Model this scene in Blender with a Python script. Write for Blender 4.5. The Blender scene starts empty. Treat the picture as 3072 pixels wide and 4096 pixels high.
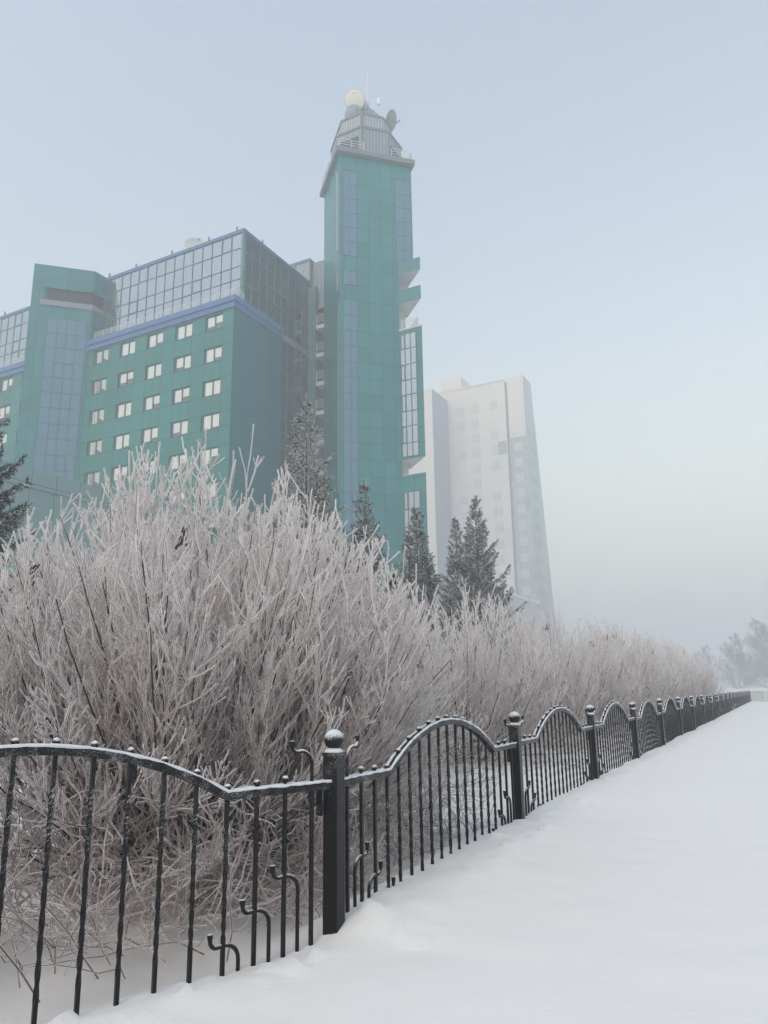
import bpy, math, random
import numpy as np
from mathutils import Vector, Matrix
random.seed(7)
RNG = np.random.default_rng(11)
SC = bpy.context.scene
COL = SC.collection
R = math.radians

# ------------------------------------------------------------------ helpers
def link(o, parent=None):
    COL.objects.link(o)
    if parent is not None:
        o.parent = parent
    return o

def tag(o, label=None, cat=None, group=None, kind=None):
    if label: o['label'] = label
    if cat: o['category'] = cat
    if group: o['group'] = group
    if kind: o['kind'] = kind
    return o

def empty(name, loc, rz=0.0):
    o = bpy.data.objects.new(name, None)
    o.empty_display_size = 0.3
    o.location = loc
    o.rotation_euler = (0, 0, rz)
    return link(o)

def copy_tree(o, parent=None, loc=None, rz=None):
    c = o.copy()
    link(c, parent)
    if parent is not None:
        c.parent = parent
    if loc is not None: c.location = loc
    if rz is not None: c.rotation_euler = (0, 0, rz)
    for ch in o.children:
        copy_tree(ch, c)
    return c

def np_mesh(name, verts, quads, uvs=None, smooth=False, tris=None):
    """fast mesh from numpy arrays of quads and/or tris"""
    me = bpy.data.meshes.new(name)
    verts = np.asarray(verts, dtype=np.float32)
    me.vertices.add(len(verts))
    me.vertices.foreach_set('co', verts.ravel())
    loops, starts, n = [], [], 0
    if quads is not None and len(quads):
        q = np.asarray(quads, dtype=np.int32)
        loops.append(q.ravel()); starts.append(np.arange(len(q)) * 4); n = len(q) * 4
    if tris is not None and len(tris):
        t = np.asarray(tris, dtype=np.int32)
        loops.append(t.ravel()); starts.append(n + np.arange(len(t)) * 3)
    loops = np.concatenate(loops).astype(np.int32); starts = np.concatenate(starts).astype(np.int32)
    me.loops.add(len(loops)); me.loops.foreach_set('vertex_index', loops)
    me.polygons.add(len(starts)); me.polygons.foreach_set('loop_start', starts)
    me.update(calc_edges=True)
    if smooth:
        me.polygons.foreach_set('use_smooth', np.ones(len(starts), dtype=bool))
    me.validate()
    return me

class MB:
    """collects faces and links them as one mesh object; UVs are metres along each face"""
    def __init__(s):
        s.v = []; s.f = []; s.mi = []; s.cur = 0; s.sm = []
    def add(s, pts, faces, smooth=False):
        b = len(s.v)
        s.v += [tuple(p) for p in pts]
        for f in faces:
            s.f.append([b + i for i in f]); s.mi.append(s.cur); s.sm.append(smooth)
    def quad(s, a, b, c, d):
        s.add([a, b, c, d], [(0, 1, 2, 3)])
    def box(s, x0, x1, y0, y1, z0, z1):
        p = [(x0, y0, z0), (x1, y0, z0), (x1, y1, z0), (x0, y1, z0), (x0, y0, z1), (x1, y0, z1), (x1, y1, z1), (x0, y1, z1)]
        s.add(p, [(0, 3, 2, 1), (4, 5, 6, 7), (0, 1, 5, 4), (1, 2, 6, 5), (2, 3, 7, 6), (3, 0, 4, 7)])
    def prism(s, poly, z0, z1, bottom=True, top=True, skip=()):
        n = len(poly)
        p = [(x, y, z0) for x, y in poly] + [(x, y, z1) for x, y in poly]
        f = [(i, (i + 1) % n, n + (i + 1) % n, n + i) for i in range(n) if i not in skip]
        if top: f.append(tuple(range(n, 2 * n)))
        if bottom: f.append(tuple(reversed(range(n))))
        s.add(p, f)
    def wallbox(s, a, b, out, z0, z1, t):
        """box of thickness t standing proud of the wall line a->b (2-D), out = outward unit normal"""
        p = [(a[0], a[1]), (b[0], b[1]), (b[0] + out[0] * t, b[1] + out[1] * t), (a[0] + out[0] * t, a[1] + out[1] * t)]
        s.prism(p, z0, z1)
    def tube(s, pts, r, n=6, caps=True, smooth=True):
        pts = [Vector(p) for p in pts]
        rs = r if isinstance(r, (list, tuple)) else [r] * len(pts)
        ring = []
        prev = None
        for i, p in enumerate(pts):
            t = (pts[min(i + 1, len(pts) - 1)] - pts[max(i - 1, 0)]).normalized()
            if prev is None:
                a = Vector((0, 0, 1)) if abs(t.z) < .9 else Vector((1, 0, 0))
                u = t.cross(a).normalized()
            else:
                u = (prev - t * prev.dot(t)).normalized()
            prev = u
            w = t.cross(u)
            ring += [p + (u * math.cos(2 * math.pi * k / n) + w * math.sin(2 * math.pi * k / n)) * rs[i] for k in range(n)]
        f = []
        for i in range(len(pts) - 1):
            for k in range(n):
                a = i * n + k; b = i * n + (k + 1) % n
                f.append((a, b, b + n, a + n))
        s.add(ring, f, smooth)
        if caps:
            s.add(ring[:n], [tuple(reversed(range(n)))])
            s.add(ring[-n:], [tuple(range(n))])
    def lathe(s, prof, n=16, c=(0, 0, 0), smooth=True):
        pts = []
        for r, z in prof:
            pts += [(c[0] + r * math.cos(2 * math.pi * k / n), c[1] + r * math.sin(2 * math.pi * k / n), c[2] + z) for k in range(n)]
        f = []
        for i in range(len(prof) - 1):
            for k in range(n):
                a = i * n + k; b = i * n + (k + 1) % n
                f.append((a, b, b + n, a + n))
        s.add(pts, f, smooth)
    def ball(s, c, r, n=12, m=8, sz=1.0):
        s.lathe([(max(r * math.sin(math.pi * i / m), 1e-4), -r * sz * math.cos(math.pi * i / m)) for i in range(m + 1)], n, c)
    def mesh(s, name, mats):
        me = bpy.data.meshes.new(name)
        me.from_pydata(s.v, [], s.f)
        for m in (mats if isinstance(mats, (list, tuple)) else [mats]):
            me.materials.append(m)
        me.update()
        me.polygons.foreach_set('material_index', s.mi)
        me.polygons.foreach_set('use_smooth', s.sm)
        uv = me.uv_layers.new(name='UVMap')
        for p in me.polygons:
            nrm = p.normal
            flat = abs(nrm.z) > .7
            if not flat:
                l = math.hypot(nrm.x, nrm.y) or 1
                tx, ty = -nrm.y / l, nrm.x / l
            for li in p.loop_indices:
                co = me.vertices[me.loops[li].vertex_index].co
                uv.data[li].uv = (co.x, co.y) if flat else (co.x * tx + co.y * ty, co.z)
        return me
    def build(s, name, mats, parent=None):
        return link(bpy.data.objects.new(name, s.mesh(name, mats)), parent)

# ------------------------------------------------------------------ materials
def newmat(name):
    m = bpy.data.materials.new(name); m.use_nodes = True
    nt = m.node_tree
    return m, nt, nt.nodes['Principled BSDF']

def nd(nt, t, **kw):
    n = nt.nodes.new(t)
    for k, v in kw.items():
        if k.startswith('i_'):
            n.inputs[int(k[2:])].default_value = v
        else:
            setattr(n, k, v)
    return n

def mth(nt, op, a, b=None, clamp=False):
    n = nt.nodes.new('ShaderNodeMath'); n.operation = op; n.use_clamp = clamp
    for i, x in enumerate((a, b)):
        if x is None: continue
        if isinstance(x, (int, float)): n.inputs[i].default_value = x
        else: nt.links.new(x, n.inputs[i])
    return n.outputs[0]

def mixc(nt, fac, a, b):
    n = nt.nodes.new('ShaderNodeMix'); n.data_type = 'RGBA'
    for s, x in ((0, fac), (6, a), (7, b)):
        if isinstance(x, (int, float)): n.inputs[s].default_value = x
        elif isinstance(x, (tuple, list)): n.inputs[s].default_value = (*x[:3], 1)
        else: nt.links.new(x, n.inputs[s])
    return n.outputs[2]

def sstep(nt, x, lo, hi):
    n = nt.nodes.new('ShaderNodeMapRange'); n.interpolation_type = 'SMOOTHSTEP'
    nt.links.new(x, n.inputs[0]); n.inputs[1].default_value = lo; n.inputs[2].default_value = hi
    return n.outputs[0]

def noise(nt, vec, scale, detail=2.0, rough=.5):
    n = nt.nodes.new('ShaderNodeTexNoise')
    n.inputs['Scale'].default_value = scale; n.inputs['Detail'].default_value = detail; n.inputs['Roughness'].default_value = rough
    if vec is not None: nt.links.new(vec, n.inputs['Vector'])
    return n.outputs[0]

def plain(name, col, rough=.6, metal=0.0, var=.12, scale=2.0, spec=.5):
    m, nt, b = newmat(name)
    tc = nd(nt, 'ShaderNodeTexCoord')
    n = noise(nt, tc.outputs['Object'], scale, 4)
    c = mixc(nt, n, [x * (1 - var) for x in col], [min(1, x * (1 + var)) for x in col])
    nt.links.new(c, b.inputs['Base Color'])
    b.inputs['Roughness'].default_value = rough; b.inputs['Metallic'].default_value = metal
    b.inputs['Specular IOR Level'].default_value = spec
    return m

def panel_mat(name, col, ul, vl, lw=.028, rough=.38, var=.22, dark=.28, warm=None):
    """cladding with joints: ul / vl = lists of (pitch, offset) in metres along the wall and up it"""
    m, nt, b = newmat(name)
    uvn = nd(nt, 'ShaderNodeUVMap'); uvn.uv_map = 'UVMap'
    sp = nd(nt, 'ShaderNodeSeparateXYZ'); nt.links.new(uvn.outputs[0], sp.inputs[0])
    mask = None; cells = []
    for ax, lst in ((0, ul), (1, vl)):
        for k, (pt, off) in enumerate(lst):
            x = mth(nt, 'DIVIDE', mth(nt, 'SUBTRACT', sp.outputs[ax], off), pt)
            if k == 0: cells.append(mth(nt, 'FLOOR', x))
            fr = mth(nt, 'FRACT', x)
            d = mth(nt, 'MULTIPLY', mth(nt, 'MINIMUM', fr, mth(nt, 'SUBTRACT', 1.0, fr)), pt)
            l = mth(nt, 'LESS_THAN', d, lw)
            mask = l if mask is None else mth(nt, 'MAXIMUM', mask, l)
    cb = nd(nt, 'ShaderNodeCombineXYZ'); nt.links.new(cells[0], cb.inputs[0]); nt.links.new(cells[1], cb.inputs[1])
    wn = nd(nt, 'ShaderNodeTexWhiteNoise'); nt.links.new(cb.outputs[0], wn.inputs[0])
    tc = nd(nt, 'ShaderNodeTexCoord')
    soil = noise(nt, tc.outputs['Object'], .35, 5, .6)
    t = mth(nt, 'ADD', mth(nt, 'MULTIPLY', wn.outputs[0], .5), mth(nt, 'MULTIPLY', soil, .5))
    c = mixc(nt, t, [x * (1 - var) for x in col], [x * (1 + var) for x in col])
    c = mixc(nt, mask, c, [x * dark for x in col])
    nt.links.new(c, b.inputs['Base Color'])
    b.inputs['Roughness'].default_value = rough
    return m

def ribbed_mat(name, col, pitch=.32):
    m, nt, b = newmat(name)
    uvn = nd(nt, 'ShaderNodeUVMap'); uvn.uv_map = 'UVMap'
    sp = nd(nt, 'ShaderNodeSeparateXYZ'); nt.links.new(uvn.outputs[0], sp.inputs[0])
    fr = mth(nt, 'FRACT', mth(nt, 'DIVIDE', sp.outputs[0], pitch))
    h = sstep(nt, mth(nt, 'ABSOLUTE', mth(nt, 'SUBTRACT', fr, .5)), .18, .30)
    c = mixc(nt, h, [x * .72 for x in col], [x * 1.1 for x in col])
    nt.links.new(c, b.inputs['Base Color'])
    bp = nd(nt, 'ShaderNodeBump'); bp.inputs['Strength'].default_value = .8; bp.inputs['Distance'].default_value = .06
    nt.links.new(h, bp.inputs['Height']); nt.links.new(bp.outputs[0], b.inputs['Normal'])
    b.inputs['Roughness'].default_value = .5
    return m

def glass_mat(name, col, metal, rough=.06):
    """coated reflective glazing"""
    m, nt, b = newmat(name)
    tc = nd(nt, 'ShaderNodeTexCoord')
    n = noise(nt, tc.outputs['Object'], .5, 2)
    c = mixc(nt, n, [x * .9 for x in col], [x * 1.08 for x in col])
    nt.links.new(c, b.inputs['Base Color'])
    b.inputs['Metallic'].default_value = metal; b.inputs['Roughness'].default_value = rough
    bp = nd(nt, 'ShaderNodeBump'); bp.inputs['Strength'].default_value = .05; bp.inputs['Distance'].default_value = .05
    nt.links.new(noise(nt, tc.outputs['Object'], .8, 1), bp.inputs['Height']); nt.links.new(bp.outputs[0], b.inputs['Normal'])
    return m

def clear_glass(name):
    m = bpy.data.materials.new(name); m.use_nodes = True
    nt = m.node_tree; nt.nodes.clear()
    out = nd(nt, 'ShaderNodeOutputMaterial'); mix = nd(nt, 'ShaderNodeMixShader')
    tr = nd(nt, 'ShaderNodeBsdfTransparent'); tr.inputs[0].default_value = (.95, .97, .97, 1)
    gl = nd(nt, 'ShaderNodeBsdfGlossy'); gl.inputs['Roughness'].default_value = .04
    fr = nd(nt, 'ShaderNodeFresnel'); fr.inputs[0].default_value = 2.7
    nt.links.new(fr.outputs[0], mix.inputs[0]); nt.links.new(tr.outputs[0], mix.inputs[1]); nt.links.new(gl.outputs[0], mix.inputs[2])
    nt.links.new(mix.outputs[0], out.inputs[0])
    return m

def frost_mat(name, bark, frost, wind=(-.45, -.35, .8), lo=.15, hi=.75, amt=.5, scale=55.0, sheen=.6, spread=.9, big=3.0, hgt=0.0):
    """rimed bark or needles: rime sits on the upper and windward sides in crumbly patches"""
    m, nt, b = newmat(name)
    g = nd(nt, 'ShaderNodeNewGeometry'); tc = nd(nt, 'ShaderNodeTexCoord')
    dt = nd(nt, 'ShaderNodeVectorMath'); dt.operation = 'DOT_PRODUCT'
    w = Vector(wind).normalized(); dt.inputs[1].default_value = w
    nt.links.new(g.outputs['Normal'], dt.inputs[0])
    n1 = noise(nt, tc.outputs['Object'], scale, 3, .65); n2 = noise(nt, tc.outputs['Object'], big, 2)
    x = mth(nt, 'ADD', mth(nt, 'MULTIPLY', dt.outputs['Value'], .5), mth(nt, 'MULTIPLY', mth(nt, 'SUBTRACT', n1, .5), spread))
    x = mth(nt, 'ADD', x, mth(nt, 'MULTIPLY', mth(nt, 'SUBTRACT', n2, .5), .5))
    mask = sstep(nt, mth(nt, 'ADD', x, amt), lo, hi)
    if hgt:
        pz = nd(nt, 'ShaderNodeSeparateXYZ'); nt.links.new(tc.outputs['Object'], pz.inputs[0])
        x = mth(nt, 'ADD', x, mth(nt, 'MULTIPLY', sstep(nt, pz.outputs[2], .4, 2.4), hgt))
        mask = sstep(nt, mth(nt, 'ADD', x, amt), lo, hi)
    bk = mixc(nt, n2, [c * .7 for c in bark], [c * 1.35 for c in bark])
    nt.links.new(mixc(nt, mask, bk, frost), b.inputs['Base Color'])
    b.inputs['Roughness'].default_value = .85; b.inputs['Specular IOR Level'].default_value = .2
    b.inputs['Sheen Weight'].default_value = sheen; b.inputs['Sheen Roughness'].default_value = .35
    return m

TEAL = (.012, .185, .160)
M = {}
M['front_clad'] = panel_mat('teal_cladding_window_wall', TEAL, [(3.78, -1.30), (3.78, -2.375), (3.78, -3.45)], [(3.34, 35.42), (3.34, 36.95)])
M['clad'] = panel_mat('teal_cladding', (.010, .185, .185), [(1.30, .5)], [(1.67, 35.05)], lw=.02)
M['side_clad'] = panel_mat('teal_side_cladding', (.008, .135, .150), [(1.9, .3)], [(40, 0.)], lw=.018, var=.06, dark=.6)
M['fin'] = panel_mat('pale_teal_fin', (.12, .22, .22), [(5, .3)], [(1.67, 35.05)], lw=.02)
M['teal_metal'] = plain('teal_metal_frame', (.05, .15, .15), .4)
M['blue'] = plain('blue_coping', (.075, .165, .34), .4, var=.08)
M['mirror'] = glass_mat('silver_glazing', (.38, .42, .45), .85)
M['darkglass'] = glass_mat('dark_glazing', (.19, .225, .245), .85)  # same glass as the silver glazing, in a darker colour
M['bluepane'] = glass_mat('blue_glazing', (.085, .205, .285), .12, .18)
M['bluespan'] = plain('blue_spandrel', (.10, .20, .36), .3)
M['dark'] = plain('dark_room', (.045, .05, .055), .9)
M['clear'] = clear_glass('window_pane')
M['blind'] = plain('white_blind', (.90, .89, .83), .8, var=.06, scale=.4)
_n = M['blind'].node_tree; _b = _n.nodes['Principled BSDF']              # glow added to brighten the blinds; no lamp stands behind them
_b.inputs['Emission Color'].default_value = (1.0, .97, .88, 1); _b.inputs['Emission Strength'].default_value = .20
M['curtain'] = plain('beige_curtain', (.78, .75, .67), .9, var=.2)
_b = M['curtain'].node_tree.nodes['Principled BSDF']; _b.inputs['Emission Color'].default_value = (1.0, .94, .80, 1); _b.inputs['Emission Strength'].default_value = .15  # curtains given an added glow to brighten them, no room lamp
M['grey'] = plain('grey_metal', (.22, .25, .27), .5)
M['eave'] = plain('grey_eave', (.17, .19, .21), .6)
M['corr'] = ribbed_mat('corrugated_grey', (.33, .38, .40))
M['corr2'] = ribbed_mat('corrugated_blue_grey', (.24, .30, .34), .36)
M['white'] = plain('white_paint', (.75, .76, .76), .5)
M['slab'] = plain('white_slab', (.62, .63, .62), .7)
M['soffit'] = plain('pale_soffit', (.55, .56, .55), .7)
M['inner'] = plain('stair_recess_wall', (.30, .27, .27), .9)
M['cream'] = plain('cream_radome', (.76, .73, .63), .5, var=.03)
M['dishgrey'] = plain('dish_grey', (.42, .45, .47), .5)
M['annexclad'] = panel_mat('pale_green_cladding', (.15, .27, .26), [(2.05, .4)], [(3.2, 12.75)], lw=.03, var=.05)
M['beige'] = panel_mat('beige_facade_panels', (.66, .62, .575), [(3.3, .2)], [(3.3, .3)], lw=.05, dark=.82, var=.05)
M['beigeblue'] = panel_mat('blue_grey_facade', (.30, .33, .39), [(3.3, .2)], [(3.3, .3)], lw=.05, dark=.85, var=.06)
M['farglass'] = panel_mat('grey_green_glazing', (.36, .41, .42), [(1.6, .1)], [(3.3, .3)], lw=.06, rough=.25, dark=.8)
M['farwin'] = plain('far_window', (.50, .515, .51), .5)
M['farwin2'] = plain('far_window_dark', (.28, .33, .36), .2)
M['concrete'] = plain('frosted_concrete', (.55, .56, .56), .9)
M['seed'] = frost_mat('dry_seed_pods', (.10, .045, .03), (.75, .73, .72), amt=.25, scale=90, sheen=.3)
M['bark'] = frost_mat('rimed_lilac_twigs', (.17, .108, .088), (.88, .81, .77), amt=.08, scale=60, sheen=.35, hgt=.30)
def rime_mat():
    m = bpy.data.materials.new('feathery_rime'); m.use_nodes = True
    nt = m.node_tree; nt.nodes.clear()
    out = nd(nt, 'ShaderNodeOutputMaterial'); mix = nd(nt, 'ShaderNodeMixShader'); mix.inputs[0].default_value = .64
    d = nd(nt, 'ShaderNodeBsdfDiffuse'); t = nd(nt, 'ShaderNodeBsdfTranslucent')
    tc = nd(nt, 'ShaderNodeTexCoord'); n = noise(nt, tc.outputs['Object'], 5, 3)
    c = mixc(nt, n, (.96, .92, .90), (.985, .955, .94))
    nt.links.new(c, d.inputs[0]); nt.links.new(c, t.inputs[0])
    nt.links.new(d.outputs[0], mix.inputs[1]); nt.links.new(t.outputs[0], mix.inputs[2]); nt.links.new(mix.outputs[0], out.inputs[0])
    return m
M['fins'] = rime_mat()
M['stem'] = frost_mat('rimed_lilac_stems', (.062, .044, .036), (.76, .70, .66), amt=.0, scale=30, sheen=.3, hgt=.30)
M['spruce'] = frost_mat('rimed_spruce_needles', (.026, .042, .036), (.66, .67, .67), amt=.30, scale=8, sheen=.25, big=2.2)
M['spruce_rime'] = frost_mat('heavily_rimed_spruce_needles', (.050, .054, .046), (.74, .71, .69), amt=.40, scale=8, sheen=.3, big=1.2)
M['trunk'] = frost_mat('rimed_spruce_trunk', (.06, .045, .04), (.6, .6, .6), amt=.2, scale=20)
M['fartree'] = frost_mat('rimed_far_trees', (.22, .22, .22), (.66, .67, .68), amt=.35, scale=5)

def iron_mat(name, frost_amt):
    m, nt, b = newmat(name)
    g = nd(nt, 'ShaderNodeNewGeometry'); tc = nd(nt, 'ShaderNodeTexCoord')
    sp = nd(nt, 'ShaderNodeSeparateXYZ'); nt.links.new(g.outputs['Normal'], sp.inputs[0])
    pz = nd(nt, 'ShaderNodeSeparateXYZ'); nt.links.new(g.outputs['Position'], pz.inputs[0])
    n1 = noise(nt, tc.outputs['Object'], 210, 3, .7); n2 = noise(nt, tc.outputs['Object'], 14, 2)
    # rime thins out towards the sheltered foot of the bars
    hgt = sstep(nt, pz.outputs[2], .35, 1.05)
    x = mth(nt, 'ADD', mth(nt, 'MULTIPLY', sp.outputs[2], .50), mth(nt, 'MULTIPLY', mth(nt, 'SUBTRACT', n1, .5), .95))
    x = mth(nt, 'ADD', x, mth(nt, 'MULTIPLY', mth(nt, 'SUBTRACT', n2, .5), .35))
    x = mth(nt, 'ADD', x, mth(nt, 'MULTIPLY', hgt, frost_amt))
    mask = sstep(nt, x, .27, .50)
    nt.links.new(mixc(nt, mask, (.008, .0085, .010), (.72, .73, .74)), b.inputs['Base Color'])
    nt.links.new(mth(nt, 'ADD', mth(nt, 'MULTIPLY', mask, .5), .38), b.inputs['Roughness'])
    b.inputs['Specular IOR Level'].default_value = .22
    b.inputs['Sheen Weight'].default_value = .06; b.inputs['Sheen Roughness'].default_value = .3
    return m
M['iron'] = iron_mat('black_iron_with_rime', .20)
M['iron_rail'] = iron_mat('black_rail_with_rime', .24)
M['rime'] = plain('rime_cap', (.72, .73, .74), .95, var=.08, scale=150)

def snow_mat():
    m, nt, b = newmat('snow')
    tc = nd(nt, 'ShaderNodeTexCoord')
    n = noise(nt, tc.outputs['Object'], .8, 5, .6); n2 = noise(nt, tc.outputs['Object'], 26, 4, .65); n3 = noise(nt, tc.outputs['Object'], 3.5, 3)
    nt.links.new(mixc(nt, n, (.80, .785, .75), (.86, .845, .81)), b.inputs['Base Color'])
    b.inputs['Roughness'].default_value = .9; b.inputs['Specular IOR Level'].default_value = .15
    h = mth(nt, 'ADD', mth(nt, 'MULTIPLY', n2, .3), mth(nt, 'MULTIPLY', n3, 1.2))
    bp = nd(nt, 'ShaderNodeBump'); bp.inputs['Strength'].default_value = .6; bp.inputs['Distance'].default_value = .02
    nt.links.new(h, bp.inputs['Height']); nt.links.new(bp.outputs[0], b.inputs['Normal'])
    return m
M['snow'] = snow_mat()

# ------------------------------------------------------------------ camera
CAMZ = 1.45
cam = bpy.data.cameras.new('camera')
cam.sensor_fit = 'VERTICAL'; cam.sensor_height = 24.0; cam.lens = 24.0 * 3070 / 4096
cam.clip_start = .05; cam.clip_end = 5000
co = link(bpy.data.objects.new('camera', cam))
pit, rol = R(13.3), R(.85)
Fv = Vector((0, math.cos(pit), math.sin(pit))); U0 = Vector((0, -math.sin(pit), math.cos(pit))); R0 = Vector((1, 0, 0))
Rv = R0 * math.cos(rol) - U0 * math.sin(rol); Uv = R0 * math.sin(rol) + U0 * math.cos(rol)
mw = Matrix(((Rv.x, Uv.x, -Fv.x, 0), (Rv.y, Uv.y, -Fv.y, 0), (Rv.z, Uv.z, -Fv.z, CAMZ), (0, 0, 0, 1)))
co.matrix_world = mw
SC.camera = co

# ------------------------------------------------------------------ fence line and ground
P0 = Vector((-.303, 4.536, 0)); FA = R(26.43)
FD = Vector((math.sin(FA), math.cos(FA), 0)); FN = Vector((math.cos(FA), -math.sin(FA), 0))   # along, towards the path
LD = Vector((math.sin(R(50)), math.cos(R(50)), 0))                                              # the bay before the corner post
BAY = 3.4

def vnoise(x, y, seed=0):
    """cheap smooth value noise, numpy"""
    xi = np.floor(x).astype(np.int64); yi = np.floor(y).astype(np.int64)
    fx = x - xi; fy = y - yi
    fx = fx * fx * (3 - 2 * fx); fy = fy * fy * (3 - 2 * fy)
    def h(a, b):
        n = (a * 374761393 + b * 668265263 + seed * 974634777) & 0x7fffffff
        n = ((n ^ (n >> 13)) * 1274126177) & 0x7fffffff
        return ((n ^ (n >> 16)) & 0xffff) / 65535.0
    return (h(xi, yi) * (1 - fx) + h(xi + 1, yi) * fx) * (1 - fy) + (h(xi, yi + 1) * (1 - fx) + h(xi + 1, yi + 1) * fx) * fy - .5

S_K = np.array([-60, -3.2, -1.42, -1.1, -.6, -.2, -.08, .05, .18, .5, 1.0, 2.0, 3.4, 10, 25, 40, 70, 2000.])
Z_K = np.array([.30, .18, .135, .115, .13, .14, .15, .20, .235, .25, .275, .292, .30, .32, .325, .33, .33, .33])
def snow_z(s, d):
    s = np.asarray(s, float); d = np.asarray(d, float)
    dd = d - np.minimum(0, .437 * np.maximum(s, -30))         # distance to the bent fence line
    zf = np.interp(s, S_K, Z_K)
    zs = np.interp(s, [-60, -5, 4, 10], [.20, .20, .285, .31])
    z = zs + (zf - zs) * np.exp(-np.clip(dd, 0, None) / .75)
    # path side: gently hollowed, with a soft shovelled lip beside the bars
    t = np.clip(dd, 0, None)
    z += -.05 * (1 - np.exp(-t / .9)) * np.clip((s + 3) / 4, 0, 1) + .03 * np.exp(-((t - .28) / .22) ** 2) * (dd > -.2)
    # garden side: falls away, deepest by the near bush
    b = np.clip(-dd, 0, None)
    drop = np.interp(s, [-4, 0, 2, 5, 20, 2000], [.20, .20, .16, .10, .06, .06])
    z -= drop * (1 - np.exp(-(b / .35) ** 2))
    z += .10 * np.exp(-((b - 2.2) / 1.1) ** 2) * np.interp(s, [-6, 3, 60, 70], [.6, 1, 1, 0])
    near = np.exp(-np.abs(dd) / 1.3)
    z += vnoise(s * 2.1 + 40, d * 2.1 + 9, 1) * .035 * near + vnoise(s * 6 + 3, d * 6 + 1, 2) * .014 * near
    z += vnoise(s * 4.3 + 11, d * 4.3 + 5, 6) * .010 * np.exp(-np.clip(s - 4, 0, None) / 6)
    z += vnoise(s * .55 + 7, d * .55 + 3, 3) * .028 * np.exp(-np.clip(s - 20, 0, None) / 30)
    # small crumbs of snow fallen along the lip
    cr = vnoise(s * 11 + 5, d * 11 + 2, 4)
    z += np.clip(cr - .24, 0, None) * .22 * np.exp(-((dd - .25) / .3) ** 2)
    # snow heaped against the right side of the corner post
    z += .045 * np.exp(-(((s - .12) / .16) ** 2 + ((dd - .16) / .14) ** 2))
    # the ground falls away beyond the end of the path
    far = s * FD.y + d * FN.y
    z -= np.clip((far - 66) * .03, 0, 1.8)
    return z

def sd(x, y):
    v = Vector((x - P0.x, y - P0.y, 0)); return v.dot(FD), v.dot(FN)
def gz(x, y):
    s, d = sd(x, y); return float(snow_z(s, d))
def fpt(s, d, z=0.0):
    p = P0 + FD * s + FN * d; return Vector((p.x, p.y, z))

def axis(fine, lo, hi, step, ext):
    a = [x for x in np.arange(lo, hi + 1e-6, step)]
    st = step; x = hi
    while x < ext:
        st *= 1.13; x += st; a.append(min(x, ext))
    st = step; x = lo
    while x > -ext:
        st *= 1.13; x -= st; a.insert(0, max(x, -ext))
    return np.array(a)
sa = axis(0, -4.5, 7.5, .055, 2400.0); da = axis(0, -2.6, 3.2, .045, 2400.0)
S2, D2 = np.meshgrid(sa, da, indexing='ij')
Zg = snow_z(S2, D2)
X2 = P0.x + FD.x * S2 + FN.x * D2; Y2 = P0.y + FD.y * S2 + FN.y * D2
ns, ndn = S2.shape
idx = np.arange(ns * ndn).reshape(ns, ndn)
q = np.stack([idx[:-1, :-1], idx[:-1, 1:], idx[1:, 1:], idx[1:, :-1]], -1).reshape(-1, 4)[:, ::-1]
me = np_mesh('snow_ground', np.stack([X2, Y2, Zg], -1).reshape(-1, 3), q, smooth=True)
if me.polygons[0].normal.z < 0: me.flip_normals()
me.materials.append(M['snow'])
tag(link(bpy.data.objects.new('snow_ground', me)), 'smooth fresh snow covering the path and the garden', None, None, 'structure')

# ------------------------------------------------------------------ iron fence
fence = empty('iron_fence', (P0.x, P0.y, 0))
tag(fence, 'black wrought iron fence of arched panels and ball topped posts crusted with rime', 'fence')

def arch_z(s):
    x = abs(s - BAY / 2)
    h = BAY / 2 - .675
    if x >= h: return 0.0
    rise = .272; Rr = (h * h + rise * rise) / (2 * rise)
    return math.sqrt(Rr * Rr - x * x) - (Rr - rise)
RZ = .962
SB = [.15 + 3.1 / 18 * i for i in range(19)]

def rail_pts():
    ps = [(.0, 0), (.675, 0)]
    n = 26
    for i in range(1, n): ps.append((.675 + (BAY - 1.35) * i / n, 0))
    ps += [(BAY - .675, 0), (BAY, 0)]
    return [(s, RZ + arch_z(s)) for s, _ in ps]

def ribbon(mb, pts, y0, y1, h0, h1):
    """flat bar swept along pts (s, z), between y0..y1 and z+h0..z+h1"""
    ring = []
    for i, (s, z) in enumerate(pts):
        a = pts[max(i - 1, 0)]; b = pts[min(i + 1, len(pts) - 1)]
        tx, tz = b[0] - a[0], b[1] - a[1]; l = math.hypot(tx, tz); nx, nz = -tz / l, tx / l
        ring += [(s + nx * h0, y0, z + nz * h0), (s + nx * h0, y1, z + nz * h0), (s + nx * h1, y1, z + nz * h1), (s + nx * h1, y0, z + nz * h1)]
    f = []
    for i in range(len(pts) - 1):
        for k in range(4):
            a = i * 4 + k; b = i * 4 + (k + 1) % 4
            f.append((a, b, b + 4, a + 4))
    n = len(ring)
    f += [(3, 2, 1, 0), (n - 4, n - 3, n - 2, n - 1)]
    mb.add(ring, f)

def add_rails(mb):
    for y0, y1 in ((-.028, -.014), (.014, .028)):
        ribbon(mb, rail_pts(), y0, y1, -.022, .018)
def add_rime(mb, rnd):
    for y in (-.021, .021):
        ps = rail_pts()
        fine = []
        for a, b in zip(ps[:-1], ps[1:]):
            m = max(1, int(math.hypot(b[0] - a[0], b[1] - a[1]) / .03))
            fine += [(a[0] + (b[0] - a[0]) * j / m, a[1] + (b[1] - a[1]) * j / m) for j in range(m)]
        fine.append(ps[-1])
        mb.tube([(s, y + rnd.uniform(-.001, .001), z + .0185 + rnd.uniform(-.0015, .001)) for s, z in fine], [.0088 + rnd.uniform(-.0015, .0022) for _ in fine], 6)

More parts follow.
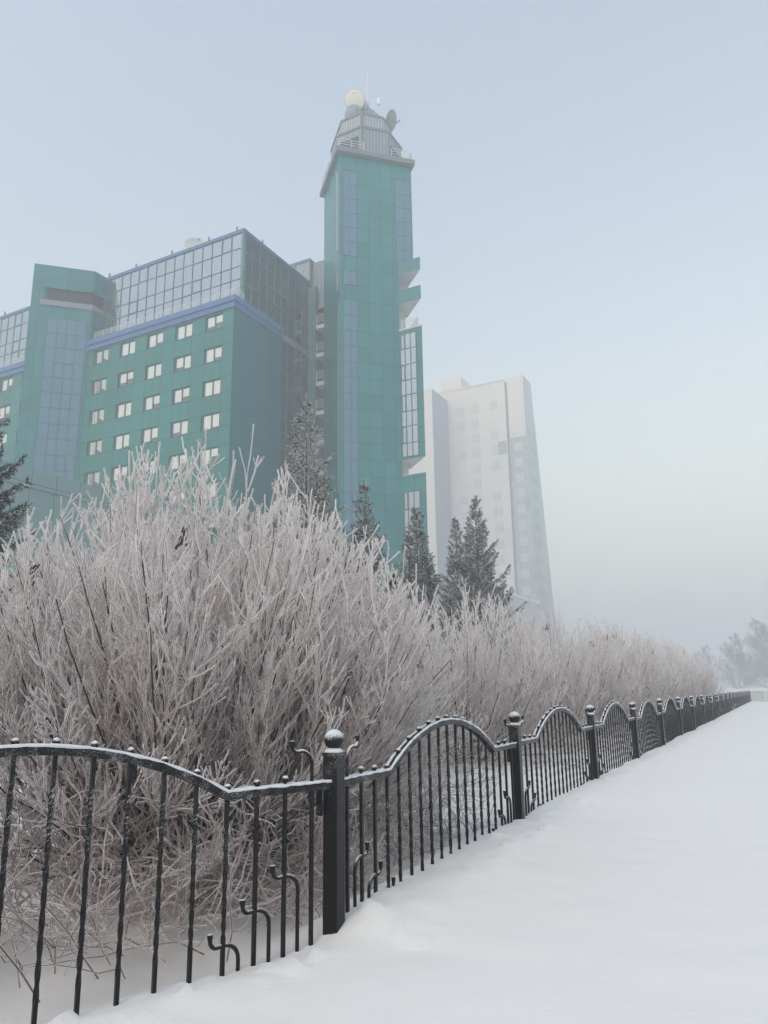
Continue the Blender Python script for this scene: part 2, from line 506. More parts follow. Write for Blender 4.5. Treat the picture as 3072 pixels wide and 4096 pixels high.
def add_baluster(mb, i):
    s = SB[i]; top = RZ + arch_z(s)
    w = .0092
    twisted = 3 <= i <= 15
    zs = [-.35]; zt0, zt1 = .30 - .10 * (1 - abs(i - 9) / 7), top - .15
    if twisted:
        n = 34
        zs += [zt0 + (zt1 - zt0) * k / n for k in range(n + 1)]
    zs.append(top + .012)
    ring = []
    for z in zs:
        a = 0.0
        if twisted: a = min(max((z - zt0) / (zt1 - zt0), 0), 1) * math.pi * .5 * 9
        for k in range(4):
            t = a + math.pi / 4 + k * math.pi / 2
            r = w * math.sqrt(2) * (1.0 if not (twisted and zt0 < z < zt1) else .96)
            ring.append((s + math.cos(t) * r, math.sin(t) * r, z))
    f = [(j * 4 + k, j * 4 + (k + 1) % 4, j * 4 + 4 + (k + 1) % 4, j * 4 + 4 + k) for j in range(len(zs) - 1) for k in range(4)]
    f.append(tuple(range(len(ring) - 4, len(ring))))
    mb.add(ring, f)
    if 0 < i < 18:
        lift = .035 if i in (1, 17) else .028 if i in (2, 16) else .021
        mb.tube([(s, 0, top), (s, 0, top + lift)], .0085, 8)
        mb.ball((s, 0, top + lift + .014), .0185, 12, 8)
def bend(mb, s0, z0, ztop, sg, reach, tip):
    """a cane: up from z0 at s0, round a bend away from the post, along, and up to a flared tip"""
    r = .075
    pts = [(s0, 0, z0), (s0, 0, ztop - r)]
    for k in range(1, 7):
        t = math.pi / 2 * k / 6
        pts.append((s0 + sg * r * (1 - math.cos(t)), 0, ztop - r + r * math.sin(t)))
    e = s0 + sg * (r + reach)
    pts.append((e, 0, ztop - .004))
    for k in range(1, 6):
        t = math.pi / 2 * k / 5
        pts.append((e + sg * .035 * math.sin(t), 0, ztop - .004 + .035 * (1 - math.cos(t))))
    pts.append((e + sg * .037, 0, ztop + tip))
    n = len(pts)
    mb.tube(pts, [.0105] * (n - 2) + [.0115, .0155], 8)
CANES = [(0, None), (.236, .53), (.408, .395), (.581, .27)]
def add_scroll(mb, j, mir):
    s0, zt = CANES[j]
    sg = 1
    if j == 0:
        s0 = SB[0]; z0 = RZ; zt = 1.150; reach = .02; tip = .055
    else:
        z0 = -.35; reach = .045; tip = .062
    if mir: s0 = BAY - s0; sg = -1
    bend(mb, s0, z0, zt, sg, reach, tip)
    if j == 0: pass

def add_post(mb):
    w = .044
    mb.box(-w, w, -w, w, -.4, 1.118)
    mb.box(-.016, .016, -.016, .016, 1.118, 1.15)
def post_cap(mb): mb.box(-.049, .049, -.049, .049, 1.112, 1.132)
def post_snow(mb):
    mb.lathe([(.001, 1.1575), (.03, 1.156), (.046, 1.146), (.052, 1.136), (.051, 1.1325)][::-1], 12)

mbs = MB(); add_rails(mbs); me_rail = mbs.mesh('panel', M['iron_rail'])
rime_meshes = []
for k in range(3):
    mbs = MB(); add_rime(mbs, random.Random(k)); rime_meshes.append(mbs.mesh('rime_cap', M['rime']))
me_bal = []
for i in range(19):
    mbs = MB(); add_baluster(mbs, i); me_bal.append(mbs.mesh('baluster', M['iron']))
me_scr = []
for mir in (0, 1):
    for j in range(4):
        mbs = MB(); add_scroll(mbs, j, mir); me_scr.append(mbs.mesh('scroll', M['iron']))
mbs = MB(); add_rails(mbs)
for i in range(19): add_baluster(mbs, i)
for mir in (0, 1):
    for j in range(4): add_scroll(mbs, j, mir)
me_far = mbs.mesh('panel', M['iron'])
mbs = MB(); add_post(mbs); me_post = mbs.mesh('post', M['iron'])
mbs = MB(); post_cap(mbs); me_cap = mbs.mesh('cap_plate', M['iron_rail'])
mbs = MB(); mbs.ball((0, 0, 1.2), .056, 20, 14); me_ball = mbs.mesh('ball_finial', M['iron_rail'])
mbs = MB(); post_snow(mbs); me_ps = mbs.mesh('snow_cap', M['rime'])
mbs = MB(); mbs.box(-.075, -.062, .036, .07, .80, .95); me_br = mbs.mesh('bracket', M['iron'])

def mk(name, me, parent, loc=(0, 0, 0), rz=0.0):
    o = bpy.data.objects.new(name, me); o.location = loc; o.rotation_euler = (0, 0, rz); return link(o, parent)

NPOST = 22
ANG = math.pi / 2 - FA
rnd = random.Random(5)
for k in range(-1, NPOST):
    if k < 0:
        loc = -LD * BAY; rz = math.pi / 2 - R(50)
    else:
        loc = FD * (BAY * k); rz = ANG
    dz = {-1: .0}.get(k, rnd.uniform(-.006, .012)) if k != 0 else 0.0
    if k < 8:
        p = mk('panel', me_rail, fence, (loc.x, loc.y, dz), rz)
        for i in range(19): mk('baluster', me_bal[i], p)
        for s_ in me_scr: mk('scroll', s_, p)
        mk('rime_cap', rime_meshes[k % 3], p)
    elif k < NPOST - 1:
        p = mk('panel', me_far, fence, (loc.x, loc.y, dz), rz)
        mk('rime_cap', rime_meshes[k % 3], p)
    po = mk('post', me_post, fence, (loc.x, loc.y, dz), rz + (R(.6) if k == 0 else rnd.uniform(-.02, .02)))
    if k == 1: po.rotation_euler[1] = R(.7)
    mk('ball_finial', me_ball, po); mk('cap_plate', me_cap, po); mk('snow_cap', me_ps, po)
    if k < 8: mk('bracket', me_br, po)

# ------------------------------------------------------------------ twig geometry
def tubes_mesh(lines, sides, extra=None):
    """lines: list of (pts [n,3], radii [n]); every line becomes a tapered tube; batched by point count"""
    groups = {}
    for p, r in lines: groups.setdefault(len(p), []).append((p, r))
    V, Fq, base = [], [], 0
    ang = np.arange(sides) * 2 * np.pi / sides
    ca, sn = np.cos(ang), np.sin(ang)
    for n, ls in groups.items():
        Pp = np.array([l[0] for l in ls]); Rr = np.array([l[1] for l in ls])
        T = np.empty_like(Pp)
        T[:, 1:-1] = Pp[:, 2:] - Pp[:, :-2]; T[:, 0] = Pp[:, 1] - Pp[:, 0]; T[:, -1] = Pp[:, -1] - Pp[:, -2]
        T /= np.linalg.norm(T, axis=2, keepdims=True) + 1e-9
        ref = np.where(np.abs(T[:, :1, 2:3]) < .9, np.array([[[0, 0, 1.]]]), np.array([[[1., 0, 0]]]))
        ref = np.broadcast_to(ref, T.shape)
        Uu = np.cross(T, ref); Uu /= np.linalg.norm(Uu, axis=2, keepdims=True) + 1e-9
        Ww = np.cross(T, Uu)
        ring = Pp[:, :, None, :] + Rr[:, :, None, None] * (Uu[:, :, None, :] * ca[None, None, :, None] + Ww[:, :, None, :] * sn[None, None, :, None])
        m = len(ls)
        V.append(ring.reshape(-1, 3))
        I = base + np.arange(m * n * sides).reshape(m, n, sides)
        a = I[:, :-1, :]; b = np.roll(a, -1, axis=2); c = np.roll(I[:, 1:, :], -1, axis=2); d = I[:, 1:, :]
        Fq.append(np.stack([a, b, c, d], -1).reshape(-1, 4))
        base += m * n * sides
    return np.concatenate(V), np.concatenate(Fq)

def fins_mesh(lines, reach, extra):
    """feathery rime: two crossed ribbons along every twig, standing out past its bark"""
    groups = {}
    for p, r in lines: groups.setdefault(len(p), []).append((p, r))
    V, Fq, base = [], [], 0
    for n, ls in groups.items():
        Pp = np.array([l[0] for l in ls]); Rr = np.array([l[1] for l in ls])
        T = np.empty_like(Pp)
        T[:, 1:-1] = Pp[:, 2:] - Pp[:, :-2]; T[:, 0] = Pp[:, 1] - Pp[:, 0]; T[:, -1] = Pp[:, -1] - Pp[:, -2]
        T /= np.linalg.norm(T, axis=2, keepdims=True) + 1e-9
        rot = RNG.normal(0, 1, (len(ls), 1, 3)); ref = np.broadcast_to(rot, T.shape)
        Uu = np.cross(T, ref); Uu /= np.linalg.norm(Uu, axis=2, keepdims=True) + 1e-9
        Ww = np.cross(T, Uu)
        Pp = Pp.copy(); Pp[:, -1] += T[:, -1] * Rr[:, -1:] * .9
        for A in (Uu, Ww):
            ex = (.78 + .42 * np.clip((Pp[:, :, 2] - .5) / 1.8, 0, 1))[:, :, None]          # more rime on the exposed upper shoots
            w1 = ex * (Rr * reach + extra)[:, :, None] * RNG.uniform(.75, 1.3, (len(ls), n, 1))
            w2 = ex * (Rr * reach + extra)[:, :, None] * RNG.uniform(.75, 1.3, (len(ls), n, 1))
            V.append(np.stack([Pp - A * w1, Pp + A * w2], 2).reshape(-1, 3))
            m = len(ls)
            I = base + np.arange(m * n * 2).reshape(m, n, 2)
            Fq.append(np.stack([I[:, :-1, 0], I[:, :-1, 1], I[:, 1:, 1], I[:, 1:, 0]], -1).reshape(-1, 4))
            base += m * n * 2
    return np.concatenate(V), np.concatenate(Fq)

def grow(rng, p, d, L, r0, r1, n, up, jit):
    """polyline from p along d bending towards up"""
    pts = [p]; cur = p.copy(); d = d / np.linalg.norm(d)
    for i in range(n):
        d = d + np.array([0, 0, up]) / n + rng.normal(0, jit, 3)
        d /= np.linalg.norm(d)
        cur = cur + d * (L / n); pts.append(cur)
    return np.array(pts), np.linspace(r0, r1, n + 1), d

def side_dir(rng, d, ang, az):
    a = np.array([0, 0, 1.]) if abs(d[2]) < .95 else np.array([1., 0, 0])
    u = np.cross(d, a); u /= np.linalg.norm(u); w = np.cross(d, u)
    return d * math.cos(ang) + (u * math.cos(az) + w * math.sin(az)) * math.sin(ang)

def lilac(seed, H, Rad, nstem, dens=1.0, lean=(0, 0), floor=0.05, low=0, tw=.0042, nseed=0, env=.52, planes=(), suckers=0, epow=2.1, spots=()):
    """a many-stemmed lilac: arching stems from a crowded foot, opposite side shoots, knobbly upright ends"""
    rng = np.random.default_rng(seed)
    stems, twigs, seeds = [], [], []
    def outside(p):
        r = math.hypot(p[0], p[1]) / Rad
        return p[2] > H * (1.0 - env * min(r, 1.3) ** epow) + rng.normal(.02, .10)
    def cross(p):
        return any((p[0] + o[0]) * n_[0] + (p[1] + o[1]) * n_[1] > lim for o, n_, lim in planes) or math.hypot(p[0], p[1]) > Rad * 1.04
    def trim(q, rd):
        n = len(q)
        while n > 3 and (outside(q[n - 1]) or cross(q[n - 1])): n -= 1
        return q[:n], rd[:n]
    def shoots(pts, rad, dend, order, L):
        n = len(pts) - 1
        if order == 1: fr = np.linspace(.30, .96, max(2, int(round(6.4 * dens))))
        elif order == 2: fr = np.linspace(.30, .95, max(2, int(round(2.6 * dens))))
        else: fr = [rng.uniform(.3, .8)] if rng.random() < .6 else []
        for f in fr:
            f = min(max(f + rng.normal(0, .04), .1), 1)
            i = min(int(f * n), n - 1); t = f * n - i
            p = pts[i] * (1 - t) + pts[i + 1] * t
            if p[2] < floor: continue
            dd = pts[i + 1] - pts[i]; dd /= np.linalg.norm(dd)
            az = rng.random() * 6.28
            for o in (0, math.pi):
                if rng.random() < (.14 if order == 1 else .2): continue
                a = R(rng.uniform(17, 36) if order == 1 else rng.uniform(20, 42))
                nd_ = side_dir(rng, dd, a, az + o)
                l = L * {1: rng.uniform(.17, .42), 2: rng.uniform(.28, .60), 3: rng.uniform(.4, .7)}[order] * (1.15 - .45 * f)
                l = max(l, .07)
                k = {1: 6, 2: 4, 3: 3}[order]
                rr = {1: tw * 1.3, 2: tw * 1.0, 3: tw * .85}[order]
                q, rd, de = grow(rng, p, nd_, l, rr, rr * .66, k, rng.uniform(.4, .95) if order == 1 else rng.uniform(.2, .7), .075)
                if q[-1][2] < floor or outside(q[-1]) or cross(q[-1]): continue
                rd[-1] *= 1.45                                 # the fat end bud
                twigs.append((q, rd))
                if order < 3: shoots(q, rd, de, order + 1, l)
                elif rng.random() < .02: seeds.append(q[-1])
    for i in range(nstem):
        a = i * 2.39996 + rng.normal(0, .25)
        u = min(1.0, ((i + .5) / nstem) ** .55 * rng.uniform(.85, 1.1))
        b = np.array([math.cos(a) * .5 * u * Rad / 2.4 + rng.normal(0, .08), math.sin(a) * .5 * u * Rad / 2.4 + rng.normal(0, .08), -.1])
        tilt = u * R(62) + rng.normal(0, .06)
        d = np.array([math.cos(a) * math.sin(tilt) + lean[0], math.sin(a) * math.sin(tilt) + lean[1], math.cos(tilt)])
        # stem length so that its tip reaches the dome
        L = 1.0 / math.sqrt((math.sin(tilt) / (Rad * 1.08)) ** 2 + (math.cos(tilt) / H) ** 2) * rng.uniform(.72, .98)
        L *= rng.choice([1, 1, 1, .7, .55])
        r0 = rng.uniform(.011, .021) * (L / 3) ** .5
        q, rd, de = grow(rng, b, d, L, r0, tw * 1.2, 10, .35 + .5 * u, .05)
        q, rd = trim(q, rd)
        stems.append((q, rd))
        shoots(q, rd, de, 1, L)
    for i in range(low):                                       # low tangled side stems brushing the snow
        a = rng.random() * 6.283
        b = np.array([math.cos(a) * .4, math.sin(a) * .4, .02])
        d = np.array([math.cos(a), math.sin(a), rng.uniform(.02, .5)])
        L = Rad * rng.uniform(.55, .95)
        q, rd, de = grow(rng, b, d, L, .010, tw, 9, rng.uniform(-.1, .5), .13)
        q[:, 2] = np.maximum(q[:, 2], floor + .01)
        q, rd = trim(q, rd); stems.append((q, rd)); shoots(q, rd, de, 1, L * .7)
    k = 0
    while k < suckers + len(spots):                                         # short tangled shoots rising through the snow round the foot
        a = rng.random() * 6.283; rr_ = Rad * rng.uniform(.2, 1.0)
        b = np.array([math.cos(a) * rr_, math.sin(a) * rr_, -.04])
        if k >= suckers: b = np.array([spots[k - suckers][0], spots[k - suckers][1], -.05])
        elif cross(b): continue
        k += 1
        el = rng.uniform(.15, 1.3); a2 = rng.random() * 6.283
        d = np.array([math.cos(a2) * math.cos(el), math.sin(a2) * math.cos(el), math.sin(el)])
        q, rd, de = grow(rng, b, d, rng.uniform(.35, 1.1), tw * 1.5, tw, 6, rng.uniform(-.6, .7), .24)
        q[1:, 2] = np.maximum(q[1:, 2], floor * .5)
        if k <= suckers: q, rd = trim(q, rd)
        elif any((q[-1][0] + o[0]) * n_[0] + (q[-1][1] + o[1]) * n_[1] > lim for o, n_, lim in planes): continue
        twigs.append((q, rd))
        for m in range(rng.integers(3, 8)):
            j = rng.integers(1, len(q) - 1) if len(q) > 2 else 0
            e = rng.normal(0, 1, 3); e[2] = abs(e[2]) * .6; e /= np.linalg.norm(e)
            s_, r_, _ = grow(rng, q[j], e, rng.uniform(.12, .45), tw, tw * .85, 5, rng.uniform(-.5, .6), .26)
            if s_[:, 2].min() < .0 or any((s_[-1][0] + o[0]) * n_[0] + (s_[-1][1] + o[1]) * n_[1] > lim for o, n_, lim in planes): continue
            twigs.append((s_, r_))
    rng.shuffle(seeds)
    return stems, twigs, seeds[:nseed]

def seed_mesh(rng):
    mb = MB()
    for k in range(12):
        a = rng.random() * 6.28; h = rng.random() * .09; r = .028 * (1 - h / .13)
        c = (math.cos(a) * r, math.sin(a) * r, h - .01)
        mb.ball(c, .0085, 6, 5, 1.9)
    mb.tube([(0, 0, -.05), (0, 0, .08)], .004, 5)
    return mb.mesh('seed_head', M['seed'])
SEED = [seed_mesh(np.random.default_rng(k)) for k in range(4)]

def lilac_object(data, loc, rz, label, group=None, sides=4, meshes=None):
    stems, twigs, seeds = data
    root = empty('lilac_bush', loc, rz)
    tag(root, label, 'bush', group)
    if meshes is None:
        v, f = tubes_mesh(stems, 6); a = np_mesh('stems', v, f, smooth=True); a.materials.append(M['stem'])
        v, f = tubes_mesh(twigs, sides); b = np_mesh('twigs', v, f, smooth=True); b.materials.append(M['bark'])
        v, f = fins_mesh(twigs, 1.5, .0011); c_ = np_mesh('rime', v, f); c_.materials.append(M['fins'])
        st = [(q_, np.minimum(r_, .009)) for q_, r_ in stems]
        print('lilac', len(stems), len(twigs))
        meshes = (a, b, c_)
    mk('stems', meshes[0], root); t_ = mk('twigs', meshes[1], root); mk('rime', meshes[2], t_)
    for i, s in enumerate(seeds):
        o = mk('seed_head', SEED[i % 4], root, tuple(s), i * 1.7)
        o.rotation_euler = (random.uniform(-.5, .5), random.uniform(-.5, .5), i * 1.7); o.scale = (1.5, 1.5, 1.6)
    return root, meshes

HG = 'frosted lilac bushes in a row behind the iron fence'
c = fpt(1.30, -2.05)
LN = (math.cos(R(50)), -math.sin(R(50)))
pl_ = [((c.x - P0.x, c.y - P0.y), (FN.x, FN.y), -.10), ((c.x - P0.x, c.y - P0.y), LN, -.06)]
sr = random.Random(12); spots1 = []
for _ in range(230):                                            # undergrowth between the bush and the bent bay of the fence
    t_ = sr.uniform(-.3, 3.1); o_ = .12 + 1.9 * sr.random() ** .62
    pp = P0 - LD * t_ - Vector((LN[0], LN[1], 0)) * o_
    spots1.append((pp.x - c.x, pp.y - c.y))
for _ in range(110):
    pp = fpt(sr.uniform(.1, 3.2), -.15 - 1.3 * sr.random() ** .7)
    spots1.append((pp.x - c.x, pp.y - c.y))
bush1 = lilac(3, 3.58, 2.62, 245, 1.3, lean=(.02, 0), low=48, nseed=34, tw=.0029, env=.66, planes=pl_, suckers=200, epow=1.55, spots=spots1)
lilac_object(bush1, (c.x, c.y, gz(c.x, c.y) - .02), 0, 'largest frosted lilac bush, dense and domed, behind the corner post and the nearest fence panel', HG)
c = fpt(-3.2, -3.2)
cL = c; pL = [((c.x - P0.x, c.y - P0.y), LN, -.06)]
bushL = lilac(8, 2.5, 2.0, 60, .9, planes=pL, suckers=160, low=20, nseed=6, tw=.0029)
_, mL = lilac_object(bushL, (c.x, c.y, gz(c.x, c.y) - .02), 0, 'lower frosted lilac bush at the left edge, left of the largest bush', HG)
protoA = lilac(21, 2.82, 2.1, 88, 1.0, low=14, suckers=110, nseed=10, tw=.0029, env=.78, epow=1.7)
protoB = lilac(34, 3.32, 2.2, 90, 1.0, low=10, suckers=110, nseed=16, tw=.0029, env=.78, epow=1.7)
c = fpt(5.1, -2.85); _, mA = lilac_object(protoA, (c.x, c.y, gz(c.x, c.y) - .02), .4, 'leaning frosted bush just right of the largest one, behind the first arch', HG)
c = fpt(8.6, -2.6); _, mB = lilac_object(protoB, (c.x, c.y, gz(c.x, c.y) - .02), 1.1, 'broad pale frosted bush behind the third and fourth arches', HG)
hedge = [(12.6, -2.6, 1.13, 2.3, 'A', 'frosted bush with dark seed heads, right of the broad pale one'),
         (16.6, -2.5, 1.05, 4.0, 'B', 'tall frosted bush with upright tips behind the fifth fence arch'),
         (20.6, -2.6, 1.20, .9, 'A', 'frosted bush behind the sixth and seventh fence posts'),
         (25.0, -2.6, 1.14, 5.2, 'B', 'frosted bush where the hedge starts to fade, behind the eighth fence post'),
         (30.0, -2.7, 1.33, 3.1, 'A', 'hazy frosted bush, fourth from the far end of the row'),
         (35.0, -2.7, 1.20, .2, 'B', 'hazy frosted bush, third from the far end of the row'),
         (40.5, -2.7, 1.36, 1.9, 'A', 'pale hazy bush, second from the far end of the row'),
         (46.0, -2.4, 1.12, 4.4, 'B', 'small pale bush ending the row at the far right')]
for s_, d_, sc, rz, pr, lab in hedge:
    c = fpt(s_, d_)
    o, _ = lilac_object(protoA if pr == 'A' else protoB, (c.x, c.y, gz(c.x, c.y) - .03), rz, lab, HG, meshes=mA if pr == 'A' else mB)
    o.scale = (sc, sc, sc)

# ------------------------------------------------------------------ spruces
def spruce(seed, H, spread, gap, droop, needle=.055, sparse=0.0):
    rng = np.random.default_rng(seed)
    limbs, tips = [], []
    trunk = [(np.array([[0, 0, -.3], [0.01, 0, H * .3], [0, .02, H * .6], [0, 0, H * .85], [0, 0, H]]), np.array([.012, .0095, .006, .0028, .0009]) * H)]
    z = H * .06
    while z < H * .985:
        t = 1 - z / H
        bl = spread * H * (t ** .85) * (1.0 if z > H * .12 else .85)
        nb = rng.integers(6, 9) if t > .25 else rng.integers(4, 7)
        a0 = rng.random() * 6.28; wf = rng.uniform(.74, 1.12)
        for k in range(nb):
            if rng.random() < sparse: continue
            a = a0 + k * 6.283 / nb + rng.normal(0, .18)
            L = max(bl * wf * rng.uniform(.6, 1.15), .10)
            el = R(22 * (1 - t) * 2.2 - droop * t + rng.normal(0, 5))
            d = np.array([math.cos(a) * math.cos(el), math.sin(a) * math.cos(el), math.sin(el)])
            q, rd, de = grow(rng, np.array([0, 0, z + rng.normal(0, gap * .2)]), d, L, .004 + .006 * L, .003, 6, .42, .035)
            limbs.append((q, rd))
            tips.append((q[-2], q[-1] + de * .05))
            m = max(2, int(L / .085))
            for j in range(1, m + 1):
                f = .12 + .88 * j / m
                i = min(int(f * 6), 5); tt = f * 6 - i
                p = q[i] * (1 - tt) + q[i + 1] * tt
                dd = q[i + 1] - q[i]; dd /= np.linalg.norm(dd)
                for sg in (-1, 1):
                    sd_ = np.cross(dd, [0, 0, 1.]); sd_ /= np.linalg.norm(sd_) + 1e-6
                    ln = min(.34, (.10 + .30 * L * (1 - f) * .8)) * rng.uniform(.7, 1.3)
                    e = dd * .75 + sd_ * sg * .8 + np.array([0, 0, rng.uniform(-.55, .12) - .012 * droop])
                    e /= np.linalg.norm(e)
                    tips.append((p, p + e * ln))
                    if ln > .16:
                        for g in (.45, .75):
                            e2 = e * .7 + dd * .5 * sg + rng.normal(0, .3, 3) + np.array([0, 0, -.3]); e2 /= np.linalg.norm(e2)
                            tips.append((p + e * ln * g, p + e * ln * g + e2 * ln * .5))
        z += gap * (.55 + .6 * t) * rng.uniform(.85, 1.15)
    for k in range(3):
        tips.append((np.array([0, 0, H * .96 + .0]), np.array([rng.normal(0, .02), rng.normal(0, .02), H + .10])))
    # needles: a brush of narrow blades along each twig
    A = np.array([t[0] for t in tips]); B = np.array([t[1] for t in tips])
    ln = np.linalg.norm(B - A, axis=1); per = 9
    V, T = [], []
    dirs = (B - A) / (ln[:, None] + 1e-9)
    for k in range(per):
        f = (k + RNG.random(len(A))) / per
        p = A + (B - A) * f[:, None]
        rv = RNG.normal(0, 1, A.shape); rv -= dirs * (rv * dirs).sum(1)[:, None]; rv /= np.linalg.norm(rv, axis=1)[:, None] + 1e-9
        nd_ = dirs * .75 + rv * .75; nd_ /= np.linalg.norm(nd_, axis=1)[:, None]
        wv = np.cross(nd_, RNG.normal(0, 1, A.shape)); wv /= np.linalg.norm(wv, axis=1)[:, None] + 1e-9
        w = needle * .17
        V.append(np.stack([p - wv * w, p + wv * w, p + nd_ * needle * RNG.uniform(.7, 1.25, len(A))[:, None]], 1).reshape(-1, 3))
    V = np.concatenate(V); T = np.arange(len(V)).reshape(-1, 3)
    twl = [(np.stack([a, b]), np.array([.006, .004])) for a, b in zip(A, B)]
    return trunk, limbs + twl, V, T

def spruce_object(data, loc, rz, label, mat, parts=None):
    root = empty('spruce_tree', loc, rz); tag(root, label, 'tree', 'frosted spruces between the bushes and the buildings')
    if parts is None:
        tr, li, V, T = data
        v, f = tubes_mesh(tr, 8); a = np_mesh('trunk', v, f, smooth=True); a.materials.append(M['trunk'])
        v, f = tubes_mesh(li, 4); nv = len(v)
        b = np_mesh('crown', np.concatenate([v, V]), f, tris=T + nv); b.materials.append(mat)
        parts = (a, b)
    mk('trunk', parts[0], root); mk('crown', parts[1], root)
    return root, parts
def sp_at(x, y, dz=0): return (x, y, gz(x, y) - .1 + dz)
spruce_object(spruce(1, 8.6, .29, .46, 14, .07, .14), sp_at(-1.9, 18.0), 0, 'tall narrow spruce white with rime, standing in front of the tower stair recess', M['spruce_rime'])
spB = spruce(2, 7.0, .29, .32, 6, .062, .02)
_, pB = spruce_object(spB, sp_at(-.55, 20.5), 0, 'slim spruce with a long leader in front of the tall green tower', M['spruce'])
spruce_object(spruce(3, 6.9, .33, .28, 4, .065), sp_at(1.0, 23.5), 0, 'full dark spruce in front of the tower glazed corner bay', M['spruce'])
spruce_object(spruce(4, 8.4, .33, .32, 6, .07), sp_at(3.42, 28.0), 0, 'large dark spruce in front of the hazy beige tower block', M['spruce'])
spruce_object(spruce(5, 7.7, .26, .30, 6, .07), sp_at(2.72, 28.6), 0, 'shorter spruce top tucked against the left of the large dark spruce', M['spruce'])
spruce_object(spruce(6, 8.9, .35, .34, 6, .08), sp_at(-8.45, 14.6), 0, 'big dark spruce with rimed branch tips at the left edge beside the pale annex', M['spruce'])

# ------------------------------------------------------------------ green office block (local x along the front, y into the depth)
KX, KY = -13.88, 66.0
OB = empty('office_building', (KX, KY, 0), R(-28))
tag(OB, 'wide green office block with rows of windows, blue coping and a mirrored glass top storey', 'building')
GZ0 = -1.5
WX = [-1.30 - 3.78 * i for i in range(10)]                       # right edges of the window columns
WZ = [35.42 - 3.34 * k for k in range(11)]                       # sills
WW, WH = 2.15, 1.53
hidden_cols = {5, 6}                                             # behind the projecting stair tower
xs = sorted(set([0.0, -39.5] + [x for i, x in enumerate(WX) if i not in hidden_cols] + [x - WW for i, x in enumerate(WX) if i not in hidden_cols]))
zs = sorted(set([GZ0, 37.16] + WZ + [z + WH for z in WZ]))
wx = {round(x - WW, 3) for i, x in enumerate(WX) if i not in hidden_cols}; wz = {round(z, 3) for z in WZ}
w = MB()
for i in range(len(xs) - 1):
    for j in range(len(zs) - 1):
        if round(xs[i], 3) in wx and round(zs[j], 3) in wz: continue
        w.quad((xs[i], 0, zs[j]), (xs[i + 1], 0, zs[j]), (xs[i + 1], 0, zs[j + 1]), (xs[i], 0, zs[j + 1]))
w.build('wall', M['front_clad'], OB)
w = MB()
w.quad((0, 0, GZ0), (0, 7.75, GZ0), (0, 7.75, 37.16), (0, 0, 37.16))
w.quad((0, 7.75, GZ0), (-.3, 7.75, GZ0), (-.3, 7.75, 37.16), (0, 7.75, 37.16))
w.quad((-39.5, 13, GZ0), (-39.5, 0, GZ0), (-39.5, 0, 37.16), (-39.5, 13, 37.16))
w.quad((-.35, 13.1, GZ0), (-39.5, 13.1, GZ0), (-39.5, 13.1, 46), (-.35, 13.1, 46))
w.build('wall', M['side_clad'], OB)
w = MB(); w.box(-39.4, -.05, .0, 13.0, 37.2, 37.9); w.build('terrace', M['grey'], OB)
w = MB()                                                        # blue coping: two stepped bands round the corner
for (o, z0, z1) in ((.16, 37.165, 37.72), (.30, 37.72, 38.28)):
    w.box(-39.5, o, -o, .25, z0, z1); w.box(-.25, o, .25, 7.75 + o * .3, z0, z1)
w.build('coping', M['blue'], OB)
# windows: recess, frame, two panes, blinds
def window_meshes():
    f = MB(); d = .16
    for (a, b, c_, e) in ((0, WW, 0, 0), (0, WW, WH, WH)): f.quad((a, 0, c_), (b, 0, c_), (b, d, c_), (a, d, c_))
    for x in (0, WW): f.quad((x, 0, 0), (x, d, 0), (x, d, WH), (x, 0, WH))
    f.box(0, .17, d - .005, d + .06, 0, WH); f.box(WW - .07, WW, d - .005, d + .06, 0, WH)
    f.box(.17, WW - .07, d - .005, d + .06, 0, .09); f.box(.17, WW - .07, d - .005, d + .06, WH - .08, WH)
    f.box(1.06, 1.20, d - .012, d + .055, .09, WH - .08)
    f.box(-.03, WW + .03, -.05, .02, -.045, -.004)
    frame = f.mesh('window', M['teal_metal'])
    g = MB(); g.quad((.17, d + .03, .09), (1.06, d + .03, .09), (1.06, d + .03, WH - .08), (.17, d + .03, WH - .08)); g.quad((1.20, d + .03, .09), (WW - .07, d + .03, .09), (WW - .07, d + .03, WH - .08), (1.20, d + .03, WH - .08))
    pane = g.mesh('pane', M['clear'])
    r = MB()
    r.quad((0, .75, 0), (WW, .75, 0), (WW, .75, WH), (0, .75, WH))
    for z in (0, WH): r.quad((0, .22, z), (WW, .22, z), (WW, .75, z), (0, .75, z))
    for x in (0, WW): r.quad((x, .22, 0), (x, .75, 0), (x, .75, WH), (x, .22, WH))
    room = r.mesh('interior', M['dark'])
    return frame, pane, room
wf, wp, wr = window_meshes()
blinds = []
rr = random.Random(3)
for k in range(10):
    b = MB()
    for (x0, x1) in ((.14, 1.10), (1.16, WW - .05)):
        h = rr.choice([.8, .95, 1.36, 1.36, 1.2, .7])
        b.quad((x0, .255, WH - .08 - h), (x1, .255, WH - .08 - h), (x1, .255, WH - .06), (x0, .255, WH - .06))
    blinds.append(b.mesh('blind', M['blind']))
curt = []
for k in range(3):
    b = MB(); x = .16; rr2 = random.Random(k)
    while x < .9:
        ww = rr2.uniform(.06, .14); yy = .26 + rr2.uniform(0, .05)
        b.quad((x, yy, .1), (x + ww, yy + rr2.uniform(-.03, .03), .1), (x + ww, yy, WH - .06), (x, yy, WH - .06)); x += ww + rr2.choice([0, 0, .02, .1])
    b.quad((1.18, .26, rr2.choice([.09, .6])), (WW - .05, .26, .09), (WW - .05, .26, WH - .06), (1.18, .26, WH - .06))
    curt.append(b.mesh('curtain', M['curtain']))
